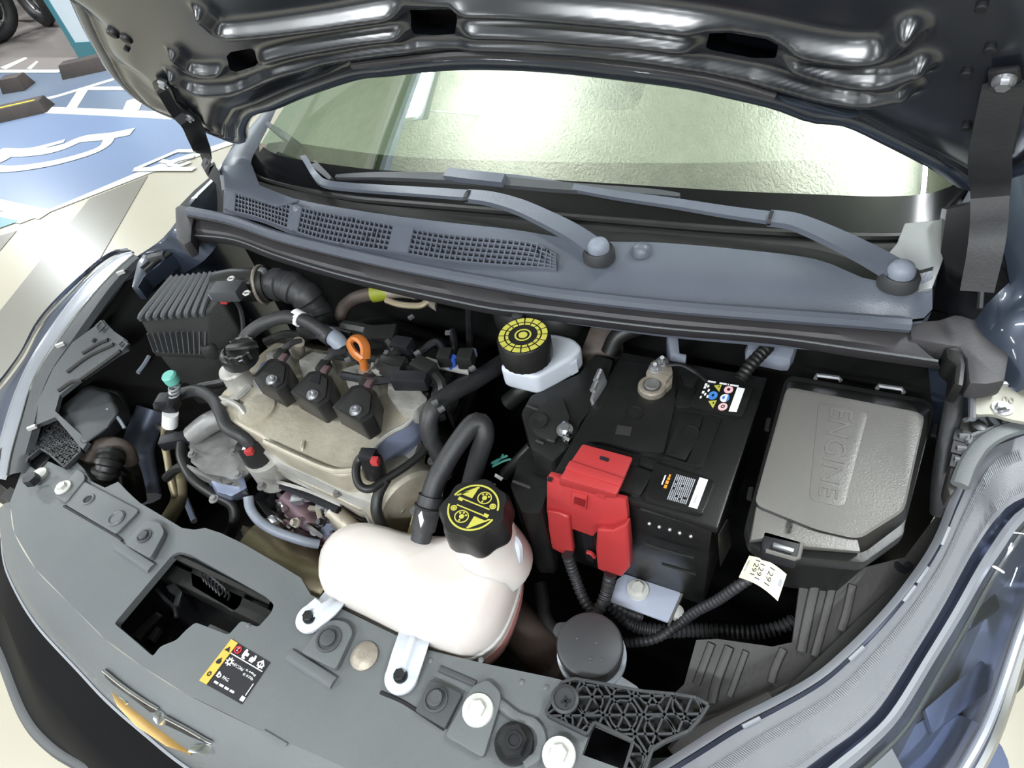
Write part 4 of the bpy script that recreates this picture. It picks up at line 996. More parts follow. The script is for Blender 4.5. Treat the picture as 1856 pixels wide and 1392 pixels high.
m = MB(); q.rect(m, .80, .02, .995, .97); 
for a, b in ((.02, .23), (.33, .52), (.545, .57), (.60, .82)): q.rect(m, a, 1.0, b, 1.05)
for r_ in (.42, .60, .78, .88): q.rect(m, -.02, r_-.03, .02+.02*(r_ > .5), r_+.05)
for u_, v_ in ((.08, .55), (.13, .70), (.08, .85), (.16, .48)): q.disc(m, u_, v_, .028, .05)
q.disc(m, .59, .50, .115, .15)
m.build('label_print', WHITE, up)
m = MB(); q.shape(m, [(.22, .90), (.40, .98), (.40, .70)]); q.shape(m, [(.22, .32), (.42, .38), (.40, .08)]); m.build('label_triangles', YEL, up)
m = MB(); q.disc(m, .28, .54, .115, .15); q.disc(m, .65, .50, .05, .13, 2, a0=-90, a1=90); q.disc(m, .56, .50, .035, .06, 2); m.build('label_discs', BLUEP, up)
m = MB(); q.disc(m, .61, .83, .115, .14); q.disc(m, .62, .17, .115, .14); m.build('label_discs', PINKP, up)
m = MB(); q.disc(m, .61, .83, .04, .05, 2); q.disc(m, .62, .17, .05, .06, 2, hole=.6); q.disc(m, .28, .54, .03, .05, 2); q.disc(m, .35, .88, .012, .03, 2); q.disc(m, .36, .26, .014, .04, 2); m.build('label_marks', BLKP, up)
q = Quad(P(1184, 902, .866), P(1264, 924, .866), P(1285, 868, .866), P(1206, 846, .866), .0006)
m = MB(); q.rect(m, .80, .02, .99, .96); m.build('white_bar', WHITE, lo)
m = MB(); q.rect(m, .06, .44, .09, .74); m.build('label_print', WHITE, lo)
m = MB()
for k in range(11):
    for j in range(12):
        if random.random() < .9: q.rect(m, .30+k*.041, .06+j*.068, .30+k*.041+.022, .06+j*.068+.055)
m = m.build('label_text', GREYP, lo); m['kind'] = 'stuff'
m = MB(); q.rect(m, .135, .36, .20, .46); q.rect(m, .135, .50, .20, .60); q.rect(m, .14, .63, .20, .70); q.rect(m, .15, .73, .19, .80); m.build('label_print', ORGP, lo)
m = MB()
for k in range(5): q.rect(m, .865, .16+k*.05, .90, .16+k*.05+.03, 2)
m.build('label_code', GREYP, lo)

# --- negative clamp
cl = thing('negative_clamp', 'lead grey battery clamp with two bolts on the battery post', 'clamp', P(1187, 700, .868))
c = P(1182, 696, .876)
MB().lathe(c-V((0, 0, .012)), [(.0165, 0), (.0178, .003), (.0170, .0095), (.0150, .011), (.0115, .011), (.0112, .008), (.001, .008)], 28).build('ring', LEAD, cl)
MB().lathe(c, [(.0100, -.01), (.0094, .0005), (.0085, .0012), (.001, .0012)], 20).build('post', ALUB, cl)
MB().plate(rounded(pts('1170,676 1180,656 1196,648 1216,658 1220,676 1206,694 1192,684', .880), .002, 2), .012).build('jaw', LEAD, cl, bevel=.0015)
MB().plate(pts('1206,690 1220,678 1218,694 1208,704', .876), .010).build('side_lug', LEAD, cl, bevel=.0015)
MB().plate(pts('1168,706 1184,712 1182,722 1166,716', .868), .010).build('split_lug', LEAD, cl, bevel=.001)
for x, y in ((1187, 668), (1200, 656)): 
    b = MB().hexhead(P(x, y, .880), .0052, .006); b.cyl(P(x, y, .884), P(x, y-8, .897), .0026, n=10); b.build('clamp_bolt', STEEL, cl)
MB().tube(pts('1208,662,.884 1235,662,.888 1262,676,.884 1280,690,.872'), .0022, 6).build('sensor_wire', DBOLT, cl)

# --- red positive terminal cover
rc = thing('terminal_cover', 'bright red plastic cover over the positive battery terminal', 'cover', P(1070, 960, .70))
MB().hexa(pts('1012,880 1116,908 1146,835 1056,812', .862), pts('1014,866 1118,897 1148,829 1056,804', .890)).build('top_shell', RED, rc, bevel=.003)
MB().plate(pts('1024,849 1033,834 1131,866 1125,880', .8925), .004).build('top_step', RED, rc, bevel=.001)
yf = P(1060, 880, .878).y
def F(s, y=None): return [PY(a, b, y or yf) for a, b in px(s)]
MB().plate(F('991,866 994,862 1028,871 1032,876 1080,891 1086,897 1134,907 1137,930 1139,960 1081,965 1075,973 1031,957 990,930'), V((0, .008, -.002))).build('front_flap', RED, rc, bevel=.002)
MB().plate(F('990,926 1012,930 1031,938 1034,970 1038,1000 1035,1011 1018,1004 999,994 993,960', yf-.006), V((0, .010, -.003))).build('cable_shroud', RED, rc, bevel=.004, seg=3)
MB().plate(F('1081,960 1110,962 1136,950 1140,990 1141,1030 1127,1046 1104,1041 1082,1032 1079,995', yf-.010), V((0, .014, -.003))).build('cable_shroud', RED, rc, bevel=.004, seg=3)
for s in ('1028,872 1046,878 1043,888 1025,881', '1081,890 1099,896 1096,906 1078,900'):
    MB().plate(F(s, yf-.002), V((0, .02, .006))).build('hinge_knuckle', RED, rc, bevel=.0015)
MB().plate(F('1037,893 1064,901 1062,925 1035,915', yf-.003), V((0, .005, 0))).build('clip_frame', RED, rc, bevel=.001)
MB().plate(F('1041,902 1060,908 1059,919 1040,912', yf-.0045), V((0, .003, 0))).build('clip_window', mat('deep_red', (120, 16, 20), .5, col2=(104, 12, 16), nscale=20), rc)
MB().plate(pts('1088,826 1104,831 1102,836 1087,831', .8915), .002).build('slot', BLKP, rc); MB().plate(F('1037,960 1074,974 1076,1020 1042,1008', yf+.012), V((0, .02, 0))).build('inner_terminal', BLKP, rc)
MB().plate(F('993,866 1001,868 999,874 992,872', yf-.002), V((0, .003, 0))).build('slot', BLKP, rc)
MB().tube(F('1064,1000 1072,1003 1078,1010', yf+.006), .003, 6).build('red_wire', RED, rc)

# --- fuse box
fx = thing('fuse_box', 'large grey-lidded fuse box with ENGINE pressed into its lid', 'fuse box', P(1520, 860, .68))
RIM = '1350,952 1422,688 1434,679 1680,722 1694,736 1693,752 1641,952 1640,968 1566,1021 1450,1010 1386,1000 1358,986'
MB().plate([p+(V((.67, .48, p.z))-p)*.22 for p in pts(RIM, .850)], .12).build('base', BLACK, fx, bevel=.003)
MB().plate(rounded(pts(RIM, .866), .006, 3), .018).build('lid_rim', BLACK, fx, bevel=.0035)
topo = rounded(pts('1371,908 1427,710 1436,706 1658,749 1672,757 1666,786 1638,910 1632,924 1555,972 1480,954', .888), .008, 4)
b0 = rounded(pts('1362,962 1426,692 1440,690 1676,730 1688,744 1682,780 1645,930 1640,946 1562,1005 1450,990', .866), .010, 4)
k0 = rounded(pts('1367,914 1424,708 1432,702 1660,746 1676,754 1670,784 1642,914 1636,928 1556,978 1480,960', .8865), .009, 4)
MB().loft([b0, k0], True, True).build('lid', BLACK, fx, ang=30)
MB().loft([k0, topo], True, True).build('glare_lid_top', FBOX, fx, ang=30)  # grey top paints in glare; the black slopes are the same plastic
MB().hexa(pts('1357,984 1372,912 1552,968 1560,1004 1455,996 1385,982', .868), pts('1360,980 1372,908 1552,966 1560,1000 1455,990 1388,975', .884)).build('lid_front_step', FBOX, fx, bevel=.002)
q = Quad(P(1492, 726, .888), P(1470, 912, .888), P(1524, 926, .888), P(1562, 740, .888), .0004)
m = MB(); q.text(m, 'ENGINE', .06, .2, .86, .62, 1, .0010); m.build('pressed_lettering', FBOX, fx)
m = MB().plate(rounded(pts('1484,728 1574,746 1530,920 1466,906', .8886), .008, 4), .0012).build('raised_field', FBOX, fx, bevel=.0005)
q = Quad(P(1423, 968, .8845), P(1434, 968, .8845), P(1438, 944, .8845), P(1427, 944, .8845), .0004)
m = MB(); q.text(m, 'PUSH', .0, .0, 1, 1, 1, .0006); m.build('pressed_lettering', BLACK, fx)
MB().plate(rounded(pts('1384,962 1454,982 1447,1014 1380,996', .884), .003, 2), .02).build('latch_pocket', BLKP, fx, bevel=.001)
MB().plate(rounded(pts('1402,982 1440,994 1437,1001 1400,989', .8885), .001, 2), .004).build('latch_bar', STEEL, fx, bevel=.0008)
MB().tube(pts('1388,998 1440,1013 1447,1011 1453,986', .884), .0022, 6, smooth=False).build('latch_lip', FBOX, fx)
for s in ('1478,686 1480,680 1520,685 1524,690', '1590,704 1592,699 1634,705 1638,712'):
    MB().tube(pts(s, .872), .0026, 6, smooth=False).build('hinge_clip', STEEL, fx)
for s in ('1394,760 1390,780', '1362,885 1358,905', '1696,772 1692,790'):
    MB().tube(pts(s, .862), .003, 6).build('side_clip', BLACK, fx)

# --- air filter box
ab = thing('air_filter_box', 'black ribbed air filter box at the left rear of the bay', 'filter box', P(340, 620, .70))
A, B, C_, D = P(251, 576, .868), P(376, 566, .868), P(402, 494, .905), P(312, 503, .905)
E_, G_ = P(440, 520, .885), P(442, 600, .83)
dn = lambda p, z, ex=0: V((p.x, p.y-ex, z))
bot = [dn(A, .80, .012), P(380, 640, .80), P(446, 618, .80), dn(C_, .80), dn(D, .80)]
MB().hexa(bot, [A, B, B.lerp(C_, .45)+V((.012, 0, .0)), C_, D]).build('lid', BLACKM, ab, bevel=.005)
for k in range(9):
    f = (k+.4)/9; a, b = A.lerp(B, f), D.lerp(C_, f)
    MB().tube([a+V((0, -.001, -.004)), a+V((0, .002, .003)), a.lerp(b, .5)+V((0, 0, .003)), b+V((0, 0, .002))], .0052, 8).build('ridge', SLAMD, ab)
for k in range(11):
    f = (k+.2)/10.6; a = A.lerp(B, f); b = bot[0].lerp(bot[1], f)
    MB().plate([a.lerp(b, .45)+V((-.001, -.002, 0)), a.lerp(b, .45)+V((.001, -.002, 0)), b+V((.0012, -.006, .002)), b+V((-.0012, -.006, .002))], V((0, .008, 0))).build('front_rib', SLAMD, ab)
MB().plate([p+(p-V((-.31, .45, p.z)))*.05 for p in bot], .012).build('lid_flange', BLACKM, ab, bevel=.002)
MB().plate([p+(p-V((-.31, .45, p.z)))*.0-V((0, 0, .012)) for p in bot], .13).build('lower_case', BLACKM, ab, bevel=.004)
MB().lathe(P(388, 640, .79), [(.016, 0), (.016, .02), (.012, .026)], 16).build('clip_boss', BLACKM, ab)
for k in range(4): MB().tube(pts(f'{346+k*4},{664+k*14} {372+k*4},{668+k*14} {400},{676+k*13}', .74-.02*k), .004, 6).build('bellows_ring', BLACK, ab)

it = thing('intake_duct', 'black intake duct with brass clamp running from the filter box', 'duct', P(480, 540, .80))
MB().tube(pts('398,522,.888 430,516,.890 472,516,.890'), .028, 18, smooth=False).build('flow_meter_tube', BLACK, it)
MB().tube(pts('470,516,.890 488,514,.890'), .0295, 18, smooth=False).build('clamp_seat', RUBD, it)
MB().torus(P(476, 516, .890), .0305, .0028, (P(488, 514, .890)-P(470, 516, .890)), 28, 6).build('hose_clamp', LEAD, it)
MB().box(P(476, 492, .915), .012, .010, .010).build('clamp_screw', STEEL, it, bevel=.002)
hp = spline(pts('486,515,.890 520,518,.888 552,534,.876 572,562,.85 585,600,.82'), 60)
MB().tube(hp, lambda i, m: .027 if (i//6) % 2 else .0245, 18, smooth=False).build('ribbed_hose', RUB, it)
MB().box(P(414, 528, .915), .05, .03, .02, .3).build('sensor_body', SLAMD, it, bevel=.003)
MB().box(P(398, 534, .905), .03, .016, .012, .2).build('sensor_plug', GREYC, it, bevel=.002)
MB().box(P(407, 545, .90), .014, .010, .008, .2).build('red_lock_tab', RED, it, bevel=.002)
for x, y in ((419, 505), (447, 531)): MB().torus(P(x, y, .922), .005, .0018, n=6, m=6).build('bright_nut', WBOLT, it)
MB().tube(pts('424,540,.90 436,560,.87 441,590,.84 438,620,.81'), .004, 6).build('sensor_wire', RUB, it)

# --- engine
en = thing('engine', 'dusty aluminium three-cylinder engine with cast cam cover', 'engine', P(600, 800, .45))
COV = '396,716 412,700 436,690 470,640 500,618 545,624 600,636 660,662 705,684 768,703 776,716 742,764 714,780 692,794 672,820 658,846 644,856 612,862 560,838 500,812 466,788 440,775 408,758'
MB().plate(rounded(pts(COV, .818), .008, 3), .05).build('cam_cover', ALUD, en, bevel=.006, seg=3)
MB().plate(rounded(pts('420,752 466,790 500,818 560,846 612,872 650,872 700,838 736,806 762,790 752,820 716,880 690,918 640,900 560,862 500,836 440,796', .775), .006, 3), .05).build('cover_flange', ALU, en, bevel=.003)
MB().hexa(pts('410,800 470,850 560,910 660,965 770,990 830,800 700,640 480,600', .48), pts('424,768 480,842 560,880 650,924 730,930 806,800 700,690 480,640', .745)).build('cylinder_head', ALUD, en, bevel=.006)
# plateaus beside the coils
for s in ('540,652 566,636 600,642 604,664 574,690 548,684', '620,668 650,660 680,676 684,700 655,716 632,704', '704,690 730,698 760,706 776,724 752,744 720,738 702,716', '482,640 506,628 530,634 526,648 500,656 484,654'):
    MB().plate(rounded(pts(s, .838), .005, 3), .03).build('cover_plateau', ALU, en, bevel=.004)
MB().plate(pts('456,688 474,656 492,650 470,690', .845), .03).build('breather_side', BLUEM, en, bevel=.003)
MB().loft([spline(pts('778,712 744,764 716,782 694,797 674,822 662,846', .8165), 20), spline(pts('786,730 754,778 726,798 704,812 684,834 668,856', .800), 20), spline(pts('790,764 758,806 732,828 710,844 690,858 672,874', .774), 20)]).build('end_face', BLUEM, en, ang=60)
MB().tube(pts('776,714 742,764 714,781 692,796 672,821 656,848', .817), .0035, 8).build('end_rim', ALU, en)
MB().lathe(P(441, 700, .812), [(.024, 0), (.021, .012), (.0195, .03), (.021, .036), (.019, .04)], 22).build('filler_neck', ALU, en)
MB().cyl(P(540, 640, .835), P(541, 620, .868), .011, .009, 14).build('vent_spigot', LEAD, en)
MB().tube(pts('452,700,.82 430,720,.822 398,736,.82'), .006, 8).build('cast_rib', ALU, en); MB().tube(pts('400,722,.82 430,735,.824 446,752,.82'), .005, 8).build('cast_rib', ALU, en)
MB().lathe(P(468, 745, .816), [(.03, 0), (.028, .006), (.02, .008), (.001, .008)], 20).build('cast_boss', ALUD, en)
MB().tube(pts('548,835,.80 548,815,.818 550,800,.820'), .003, 6).build('cast_rib', ALUD, en)
MB().tube(pts('480,800,.822 540,828,.823 600,852,.822 640,852,.822'), .004, 8).build('cover_lip', ALUD, en)
# timing-end round housing
ax = (P(700, 905, .73)-P(748, 880, .73)).normalized()
cc = P(730, 898, .735)
MB().lathe(cc, [(.046, -.04), (.052, -.03), (.055, 0), (.055, .022), (.050, .027), (.001, .027)], 36, V((.92, -.38, .05))).build('timing_housing', ALUD, en)
MB().plate(pts('770,812 792,806 800,830 770,920 745,985 735,972 756,900', .745), .05).build('timing_flange', GOLD, en, bevel=.003)
for x, y in ((752, 926), (783, 836), (424, 820), (640, 884), (612, 895)): MB().hexhead(P(x, y, .765), .0045, .006).build('flange_bolt', ALUB, en)
# water outlet casting left of the cover
MB().hexa(pts('330,792 372,776 440,800 476,850 440,880 370,866', .66), pts('338,778 362,752 430,770 470,812 452,860 420,872 372,858 346,838', .745)).build('water_outlet', ALUB, en, bevel=.008)
MB().tube(pts('350,790,.75 378,768,.765 404,756,.77'), .018, 12).build('outlet_pipe', ALUB, en)
MB().plate(rounded(pts('330,838 352,846 396,862 430,868 440,884 400,878 350,856', .735), .004, 2), .02).build('outlet_flange', ALUB, en, bevel=.002)
MB().hexa(pts('378,878 396,868 444,866 452,900 420,912 392,902', .66), pts('382,872 400,862 440,858 448,884 420,900 394,892', .735)).build('blue_bracket', BLUEM, en, bevel=.003)
for x, y in ((349, 824), (432, 862), (475, 882), (388, 905)): MB().hexhead(P(x, y, .75), .0048, .006).build('flange_bolt', ALUB, en)
MB().cyl(P(475, 830, .76), P(500, 868, .70), .026, .026, 20).build('sensor_port', ALU, en)
MB().cyl(P(676, 868, .745), P(668, 842, .775), .020, .019, 20).build('sensor_port', ALUD, en)
MB().tube(pts('600,925,.70 640,960,.68 664,975,.66'), .014, 10).build('cast_runner', ALUD, en)
MB().tube(pts('660,920,.72 672,945,.70 682,968,.68'), .004, 6).build('cast_rib', ALU, en); MB().tube(pts('672,920,.72 684,945,.70 692,968,.68'), .004, 6).build('cast_rib', ALU, en)
random.seed(3)
# exhaust side
ex = thing('exhaust_manifold', 'heat-browned exhaust manifold and shield in front of the engine', 'exhaust manifold', P(540, 960, .45))
MB().hexa(pts('500,900 620,960 640,990 560,1010 490,950', .56), pts('508,880 610,930 624,962 600,985 540,975 500,930', .66)).build('heat_shield', RUST, ex, bevel=.01)
MB().tube(pts('520,900,.68 560,940,.66 590,968,.64 612,978,.62'), .02, 12).build('runner', RUST, ex)
MB().tube(pts('470,985,.60 520,1020,.59 570,1045,.58 610,1070,.57'), .05, 20).build('catalyst_can', GOLD, ex)
MB().hexa(pts('430,960 540,960 600,1010 610,1060 540,1060 470,1010', .50), pts('440,950 520,968 580,1000 590,1050 540,1046 480,1000', .60)).build('lower_shield', GOLD, ex, bevel=.012)
MB().cyl(P(478, 896, .68), P(500, 930, .64), .016, .014, 12).build('oxygen_sensor', DBOLT, ex)
MB().lathe(P(505, 940, .64), [(.014, 0), (.014, .01), (.010, .012)], 6).build('sensor_nut', STEEL, ex)
for x, y in ((556, 900), (585, 918), (602, 926), (540, 905)): MB().box(P(x, y, .70), .02, .014, .012, .5).build('rail_clip', STEEL, ex, bevel=.002)
MB().tube(pts('510,880,.71 556,898,.71 614,925,.71'), .006, 6).build('gasket_edge', BLKP, ex); MB().tube(pts('500,872,.72 560,890,.72 618,915,.72'), .003, 6).build('gasket_edge', ALU, ex)
MB().box(P(600, 962, .66), .03, .02, .01, .4).build('bright_tab', BLUEM, ex)

random.seed(5)
for k in range(34):
    f = random.random(); x = 486+f*190+random.uniform(-14, 14); y = 872+f*96+random.uniform(4, 62)
    m_ = random.choice([STEEL, BLKP, RUST, ALUB, LEAD, BLKP, ALUB, DBOLT]); c = P(x, y, random.uniform(.655, .705))
    if k % 3 == 0: MB().hexhead(c, random.uniform(.004, .007), .01, V((random.uniform(-.4, .4), -.5, .8))).build('stud_nut', m_, ex)
    elif k % 3 == 1: MB().box(c, random.uniform(.012, .03), random.uniform(.006, .012), random.uniform(.006, .014), random.uniform(-.9, .3)).build('manifold_tab', m_, ex, bevel=.0015)
    else: MB().tube([c, c+V((random.uniform(.008, .02), -.004, .006)), c+V((random.uniform(.02, .035), random.uniform(-.015, .0), -.004))], random.uniform(.002, .004), 6).build('short_pipe', m_, ex)
# oil filler cap
oc = thing('oil_filler_cap', 'black ribbed oil filler cap on the engine', 'cap', P(440, 650, .85))
MB().lathe(P(440, 655, .850), [(.026, 0), (.028, .006), (.026, .022), (.020, .026)], 28).build('body', BLACK, oc)
MB().lathe(P(440, 640, .872), [(.025, 0), (.025, .012), (.023, .014), (.021, .012), (.001, .012)], 40, lobes=14, amp=.05).build('grip_ring', BLACK, oc)
MB().tube(pts('414,630,.888 440,628,.894 466,624,.888'), .0065, 8, flat=.7).build('grip_bar', RUBD, oc)
MB().torus(P(436, 650, .8785), .005, .0012, n=12, m=6).build('oil_can_mark', GREYP, oc)

# ignition coils
def coil(bx, by, k, label):
    t = thing('ignition_coil', label, 'ignition coil', P(bx, by, .82), 'ignition coils')
    o = [(-44, -7), (-24, -28), (-8, -46), (16, -50), (37, -35), (32, 8), (10, 23)]
    MB().plate(rounded([P(bx+x*k, by+y*k, .868) for x, y in o], .0025, 2), .036).build('body', BLACK, t, bevel=.002)
    MB().plate(rounded([P(bx+x*k, by+y*k, .8705) for x, y in ((-34, -7), (-18, -24), (-4, -40), (14, -43), (28, -31), (24, 2), (8, 13))], .002, 2), .003).build('top_plate', BLACKM, t, bevel=.001)
    MB().lathe(P(bx, by, .8705), [(.0085, 0), (.0085, .002), (.006, .002), (.006, .006), (.003, .0065), (.0028, .004), (.0003, .004)], 18).build('bolt', STEEL, t)
    MB().box(P(bx+21*k, by-54*k, .866), .017, .020, .014, .1).build('connector', BLACK, t, bevel=.003)
    MB().box(P(bx+24*k, by-50*k, .880), .010, .012, .005, .1).build('lock_tab', RUST, t, bevel=.001)
    MB().tube([P(bx+24*k, by-64*k, .868), P(bx+40*k, by-80*k, .872), P(bx+62*k, by-84*k, .865)], .005, 8).build('lead', RUB, t)
    return t
coil(493, 690, .85, 'black ignition coil nearest the oil filler cap')
c2 = coil(567, 717, .95, 'black ignition coil in the middle of the row of three, with a raised dark mark')
MB().plate([P(560, 690, .8715), P(582, 672, .8715), P(578, 696, .8715)], .0006).build('dark_mark', BLKP, c2)
coil(645, 745, 1.0, 'black ignition coil farthest from the oil filler cap')

# dipstick
dp = thing('dipstick', 'orange dipstick handle behind the coils', 'dipstick', P(662, 690, .84))
MB().tube(pts('662,676,.862 660,662,.878 657,648,.892'), .006, 10).build('shaft', ORANGE, dp)
MB().tube(pts('657,652,.890 642,640,.898 634,624,.904 642,613,.908 654,616,.908 662,630,.902 662,650,.890'), .005, 8, flat=1.6).build('loop', ORANGE, dp)
MB().cyl(P(664, 690, .845), P(662, 668, .872), .009, .010, 14).build('tube', LEAD, dp)

# --- coolant tank
ct = thing('coolant_tank', 'translucent white coolant tank with pink coolant at the front of the bay', 'tank', P(760, 1090, .62))
S1 = '583,1042 588,1008 612,976 652,962 700,968 756,984 830,990 900,975 934,990 938,1030 926,1080 906,1128 880,1160 842,1180 800,1172 740,1150 664,1112 606,1084 586,1066'
mid = spline(pts(S1, .735), 56, True)
cen = sum(mid, V())/len(mid)
def ringz(f, z, dx=0, dy=0): return [V((cen.x+(p.x-cen.x)*f+dx, cen.y+(p.y-cen.y)*f+dy, z)) for p in mid]
MB().loft([ringz(1.0, .693), ringz(1.012, .715), ringz(1.01, .735), ringz(.965, .757), ringz(.86, .773), ringz(.66, .783), ringz(.35, .787), ringz(.02, .788)], True, True).build('tank_body', TANK, ct, ang=80)
MB().loft([ringz(1.006, .694), ringz(.99, .675), ringz(.955, .655), ringz(.86, .64), ringz(.5, .632), ringz(.02, .63)], True, True).build('coolant_section', TANKP, ct, ang=80)
MB().tube([p for p in ringz(1.014, .714)]+[ringz(1.014, .714)[0]], .0022, 6, smooth=False).build('weld_seam', TANK, ct)
ctop = P(858, 920, .862)
nk = V((ctop.x, ctop.y, .77))
MB().lathe(nk, [(.050, -.035), (.046, -.008), (.042, .010), (.039, .024), (.038, .052)], 32).build('filler_neck', TANK, ct)
MB().sphere(nk+V((-.012, -.006, -.020)), .05, 1.1, 1.1, .5, 24).build('neck_shoulder', TANK, ct)
MB().tube(pts('912,945,.815 922,968,.80 936,985,.79 938,1010,.77 936,1030,.75'), .007, 8).build('overflow_spout', TANKW, ct)
cp = MB().lathe(ctop-V((0, 0, .040)), [(.040, 0), (.0415, .006), (.0405, .033), (.037, .040), (.030, .0405), (.001, .0405)], 96, lobes=7, amp=.055).build('cap', BLACK, ct, ang=50)
q = Quad(ctop+V((-.03, -.03, .0008)), ctop+V((.03, -.03, .0008)), ctop+V((.03, .03, .0008)), ctop+V((-.03, .03, .0008)), .0004)
# cap symbols are turned: build on a rotated quad
ra = math.radians(-2); rr = Matrix.Rotation(ra, 3, 'Z')
q = Quad(*[ctop+V((0, 0, .0008))+rr @ V((a*.030, b*.030, 0)) for a, b in ((-1, -1), (1, -1), (1, 1), (-1, 1))], .0004)
m = MB()
q.disc(m, .5, .5, .5, .5, 1, 40, hole=.93, a0=14, a1=170); q.disc(m, .5, .5, .5, .5, 1, 40, hole=.93, a0=194, a1=350)
q.rect(m, .20, .565, .82, .59); q.rect(m, .18, .41, .80, .435)
for s_ in (1, -1):
    f = lambda u, v: (.5+s_*(u-.5), .5+s_*(v-.5))
    q.shape(m, [f(.10, .66), f(.38, .66), f(.38, .90)]); q.shape(m, [f(.05, .60), f(.09, .60), f(.40, .92), f(.36, .93)])
    u, v = f(.60, .76); q.disc(m, u, v, .145, .135, 1, 24, hole=.84); q.disc(m, u, v, .05, .05, 1, 10)
    for a in (40, 90, 140, 270): q.rect(m, u+.085*math.cos(math.radians(a))-.018, v+.085*math.sin(math.radians(a))-.018, u+.085*math.cos(math.radians(a))+.018, v+.085*math.sin(math.radians(a))+.018)
    u, v = f(.84, .66); q.disc(m, u, v, .065, .06, 1, 16, hole=.6); q.disc(m, u, v, .03, .03, 1, 8)
    u, v = f(.18, .56); q.rect(m, u-.05, v-.035, u+.05, v+.035)
m.build('cap_symbols', YEL, cp)
def strap(s, z0, z1, r, label):
    p = pts(s)
    flat_ = spline(p, 14); rows = []
    for i in range(14):
        tt = (flat_[min(i+1, 13)]-flat_[max(i-1, 0)]); tt.z = 0; tt.normalize(); sd = V((-tt.y, tt.x, 0)); 
        rows.append([flat_[i]+sd*r*(1.15-.15*i/13), flat_[i]+sd*r*.3+V((0, 0, .001)), flat_[i]+sd*r*.15+V((0, 0, .005)), flat_[i]-sd*r*.15+V((0, 0, .005)), flat_[i]-sd*r*.3+V((0, 0, .001)), flat_[i]-sd*r*(1.15-.15*i/13), flat_[i]-sd*r-V((0, 0, .004)), flat_[i]+sd*r-V((0, 0, .004))])
    o = MB().loft(rows, True, True).build('mounting_strap', TANKW, ct, ang=30)
    e = flat_[-1]; MB().lathe(e-V((0, 0, .004)), [(r, 0), (r, .0045), (r*.95, .005), (r*.01, .005)], 28).build('strap_end', TANKW, ct)
    MB().hexhead(e+V((0, 0, .001)), .0068, .009, washer=1.25).build('strap_bolt', DBOLT, ct)
strap('640,1075,.716 612,1082,.722 590,1098,.742 562,1120,.739', 0, 0, .0185, '')
strap('772,1120,.722 756,1142,.728 742,1180,.742 727,1226,.739', 0, 0, .0195, '')
q = Quad(P(668, 1119, .688), P(684, 1128, .688), P(686, 1121, .692), P(670, 1112, .692), .003)
m = MB()
e0, e1 = PY(668, 1117, cen.y-.085), PY(685, 1126, cen.y-.085)
MB().plate(pts('669,1112 676,1115 675,1120 668,1117', .712), .002).build('printed_mark', BLKP, ct); MB().plate(pts('678,1116 685,1120 684,1124 677,1121', .712), .002).build('printed_mark', BLKP, ct)

# --- brake fluid reservoir
br = thing('brake_fluid_reservoir', 'white brake fluid reservoir with a black cap printed in yellow', 'reservoir', P(975, 650, .84))
MB().plate(rounded(pts('906,662 930,636 952,610 985,602 1010,604 1040,612 1056,628 1040,646 972,684 940,677 912,670', .875), .008, 4), .035).build('tank_body', TANKW, br, bevel=.006, seg=3)
MB().plate(rounded(pts('952,612 984,604 1000,620 1000,650 962,660 930,648', .885), .010, 4), .012).build('tank_step', TANKW, br, bevel=.004, seg=3)
MB().plate(pts('1034,640 1046,634 1046,655 1034,662', .866), .02).build('tank_foot', TANKW, br)
c = P(948, 608, .926)
cp = MB().lathe(c-V((0, 0, .036)), [(.034, 0), (.0345, .004), (.034, .033), (.032, .036), (.001, .036)], 48, lobes=24, amp=.012).build('cap', BLACK, br)
q = Quad(*[c+V((a*.034, b*.034, .0008)) for a, b in ((-1, -1), (1, -1), (1, 1), (-1, 1))], .0004)
m = MB()
for k in range(16):
    q.disc(m, .5, .5, .46, .46, 1, 3, hole=.78, a0=k*22.5, a1=k*22.5+19); q.disc(m, .5, .5, .33, .33, 1, 3, hole=.84, a0=k*22.5, a1=k*22.5+18)
q.disc(m, .5, .5, .16, .16, 1, 24, hole=.80); q.disc(m, .5, .5, .085, .085, 1, 16)
m.build('cap_print', YEL, cp)
bb = thing('brake_booster', 'black rounded housing behind the brake fluid reservoir', 'housing', P(970, 570, .80))
MB().sphere(P(975, 575, .86), .07, 1, .7, .75, 20).build('dome', RUBD, bb); MB().lathe(P(942, 590, .90), [(.010, 0), (.008, .02), (.004, .022)], 12).build('nipple', RUB, bb)

# --- black electronics bracket left of the battery
eb = thing('battery_tray_bracket', 'black stepped module bracket left of the battery with bright clips', 'bracket', P(1000, 800, .62))
MB().plate(rounded(pts('944,748 962,716 1050,676 1078,640 1112,652 1096,710 1052,766 1040,800 1002,838 962,812', .845), .004, 2), .08).build('upper_box', BLACK, eb, bevel=.004)
MB().plate(rounded(pts('924,880 940,830 962,806 1004,842 1000,872 980,930 946,930', .80), .004, 2), .16).build('lower_box', BLACK, eb, bevel=.004)
MB().plate(rounded(pts('956,770 976,736 1020,720 1034,758 1004,800 976,790', .852), .004, 2), .01).build('raised_cover', BLACKM, eb, bevel=.002)
MB().lathe(P(976, 764, .852), [(.012, 0), (.012, .003), (.008, .003), (.001, .001)], 18).build('boss', BLACKM, eb)
MB().plate([P(1074, 724, .866), P(1092, 668, .872), P(1101, 692, .862), P(1082, 752, .846)], V((-.004, 0, -.002))).build('bright_clip', STEEL, eb, bevel=.001)
for s in ('1080,690 1088,672', '1074,708 1080,694'):
    MB().tube(pts(s, .874), .004, 8).build('clip_loop', STEEL, eb)
MB().tube(pts('1018,776 1026,770 1030,782 1026,794 1034,800', .858), .005, 8).build('bright_bolt', CHROME, eb); MB().hexhead(P(1024, 780, .858), .007, .008).build('bright_bolt', STEEL, eb)
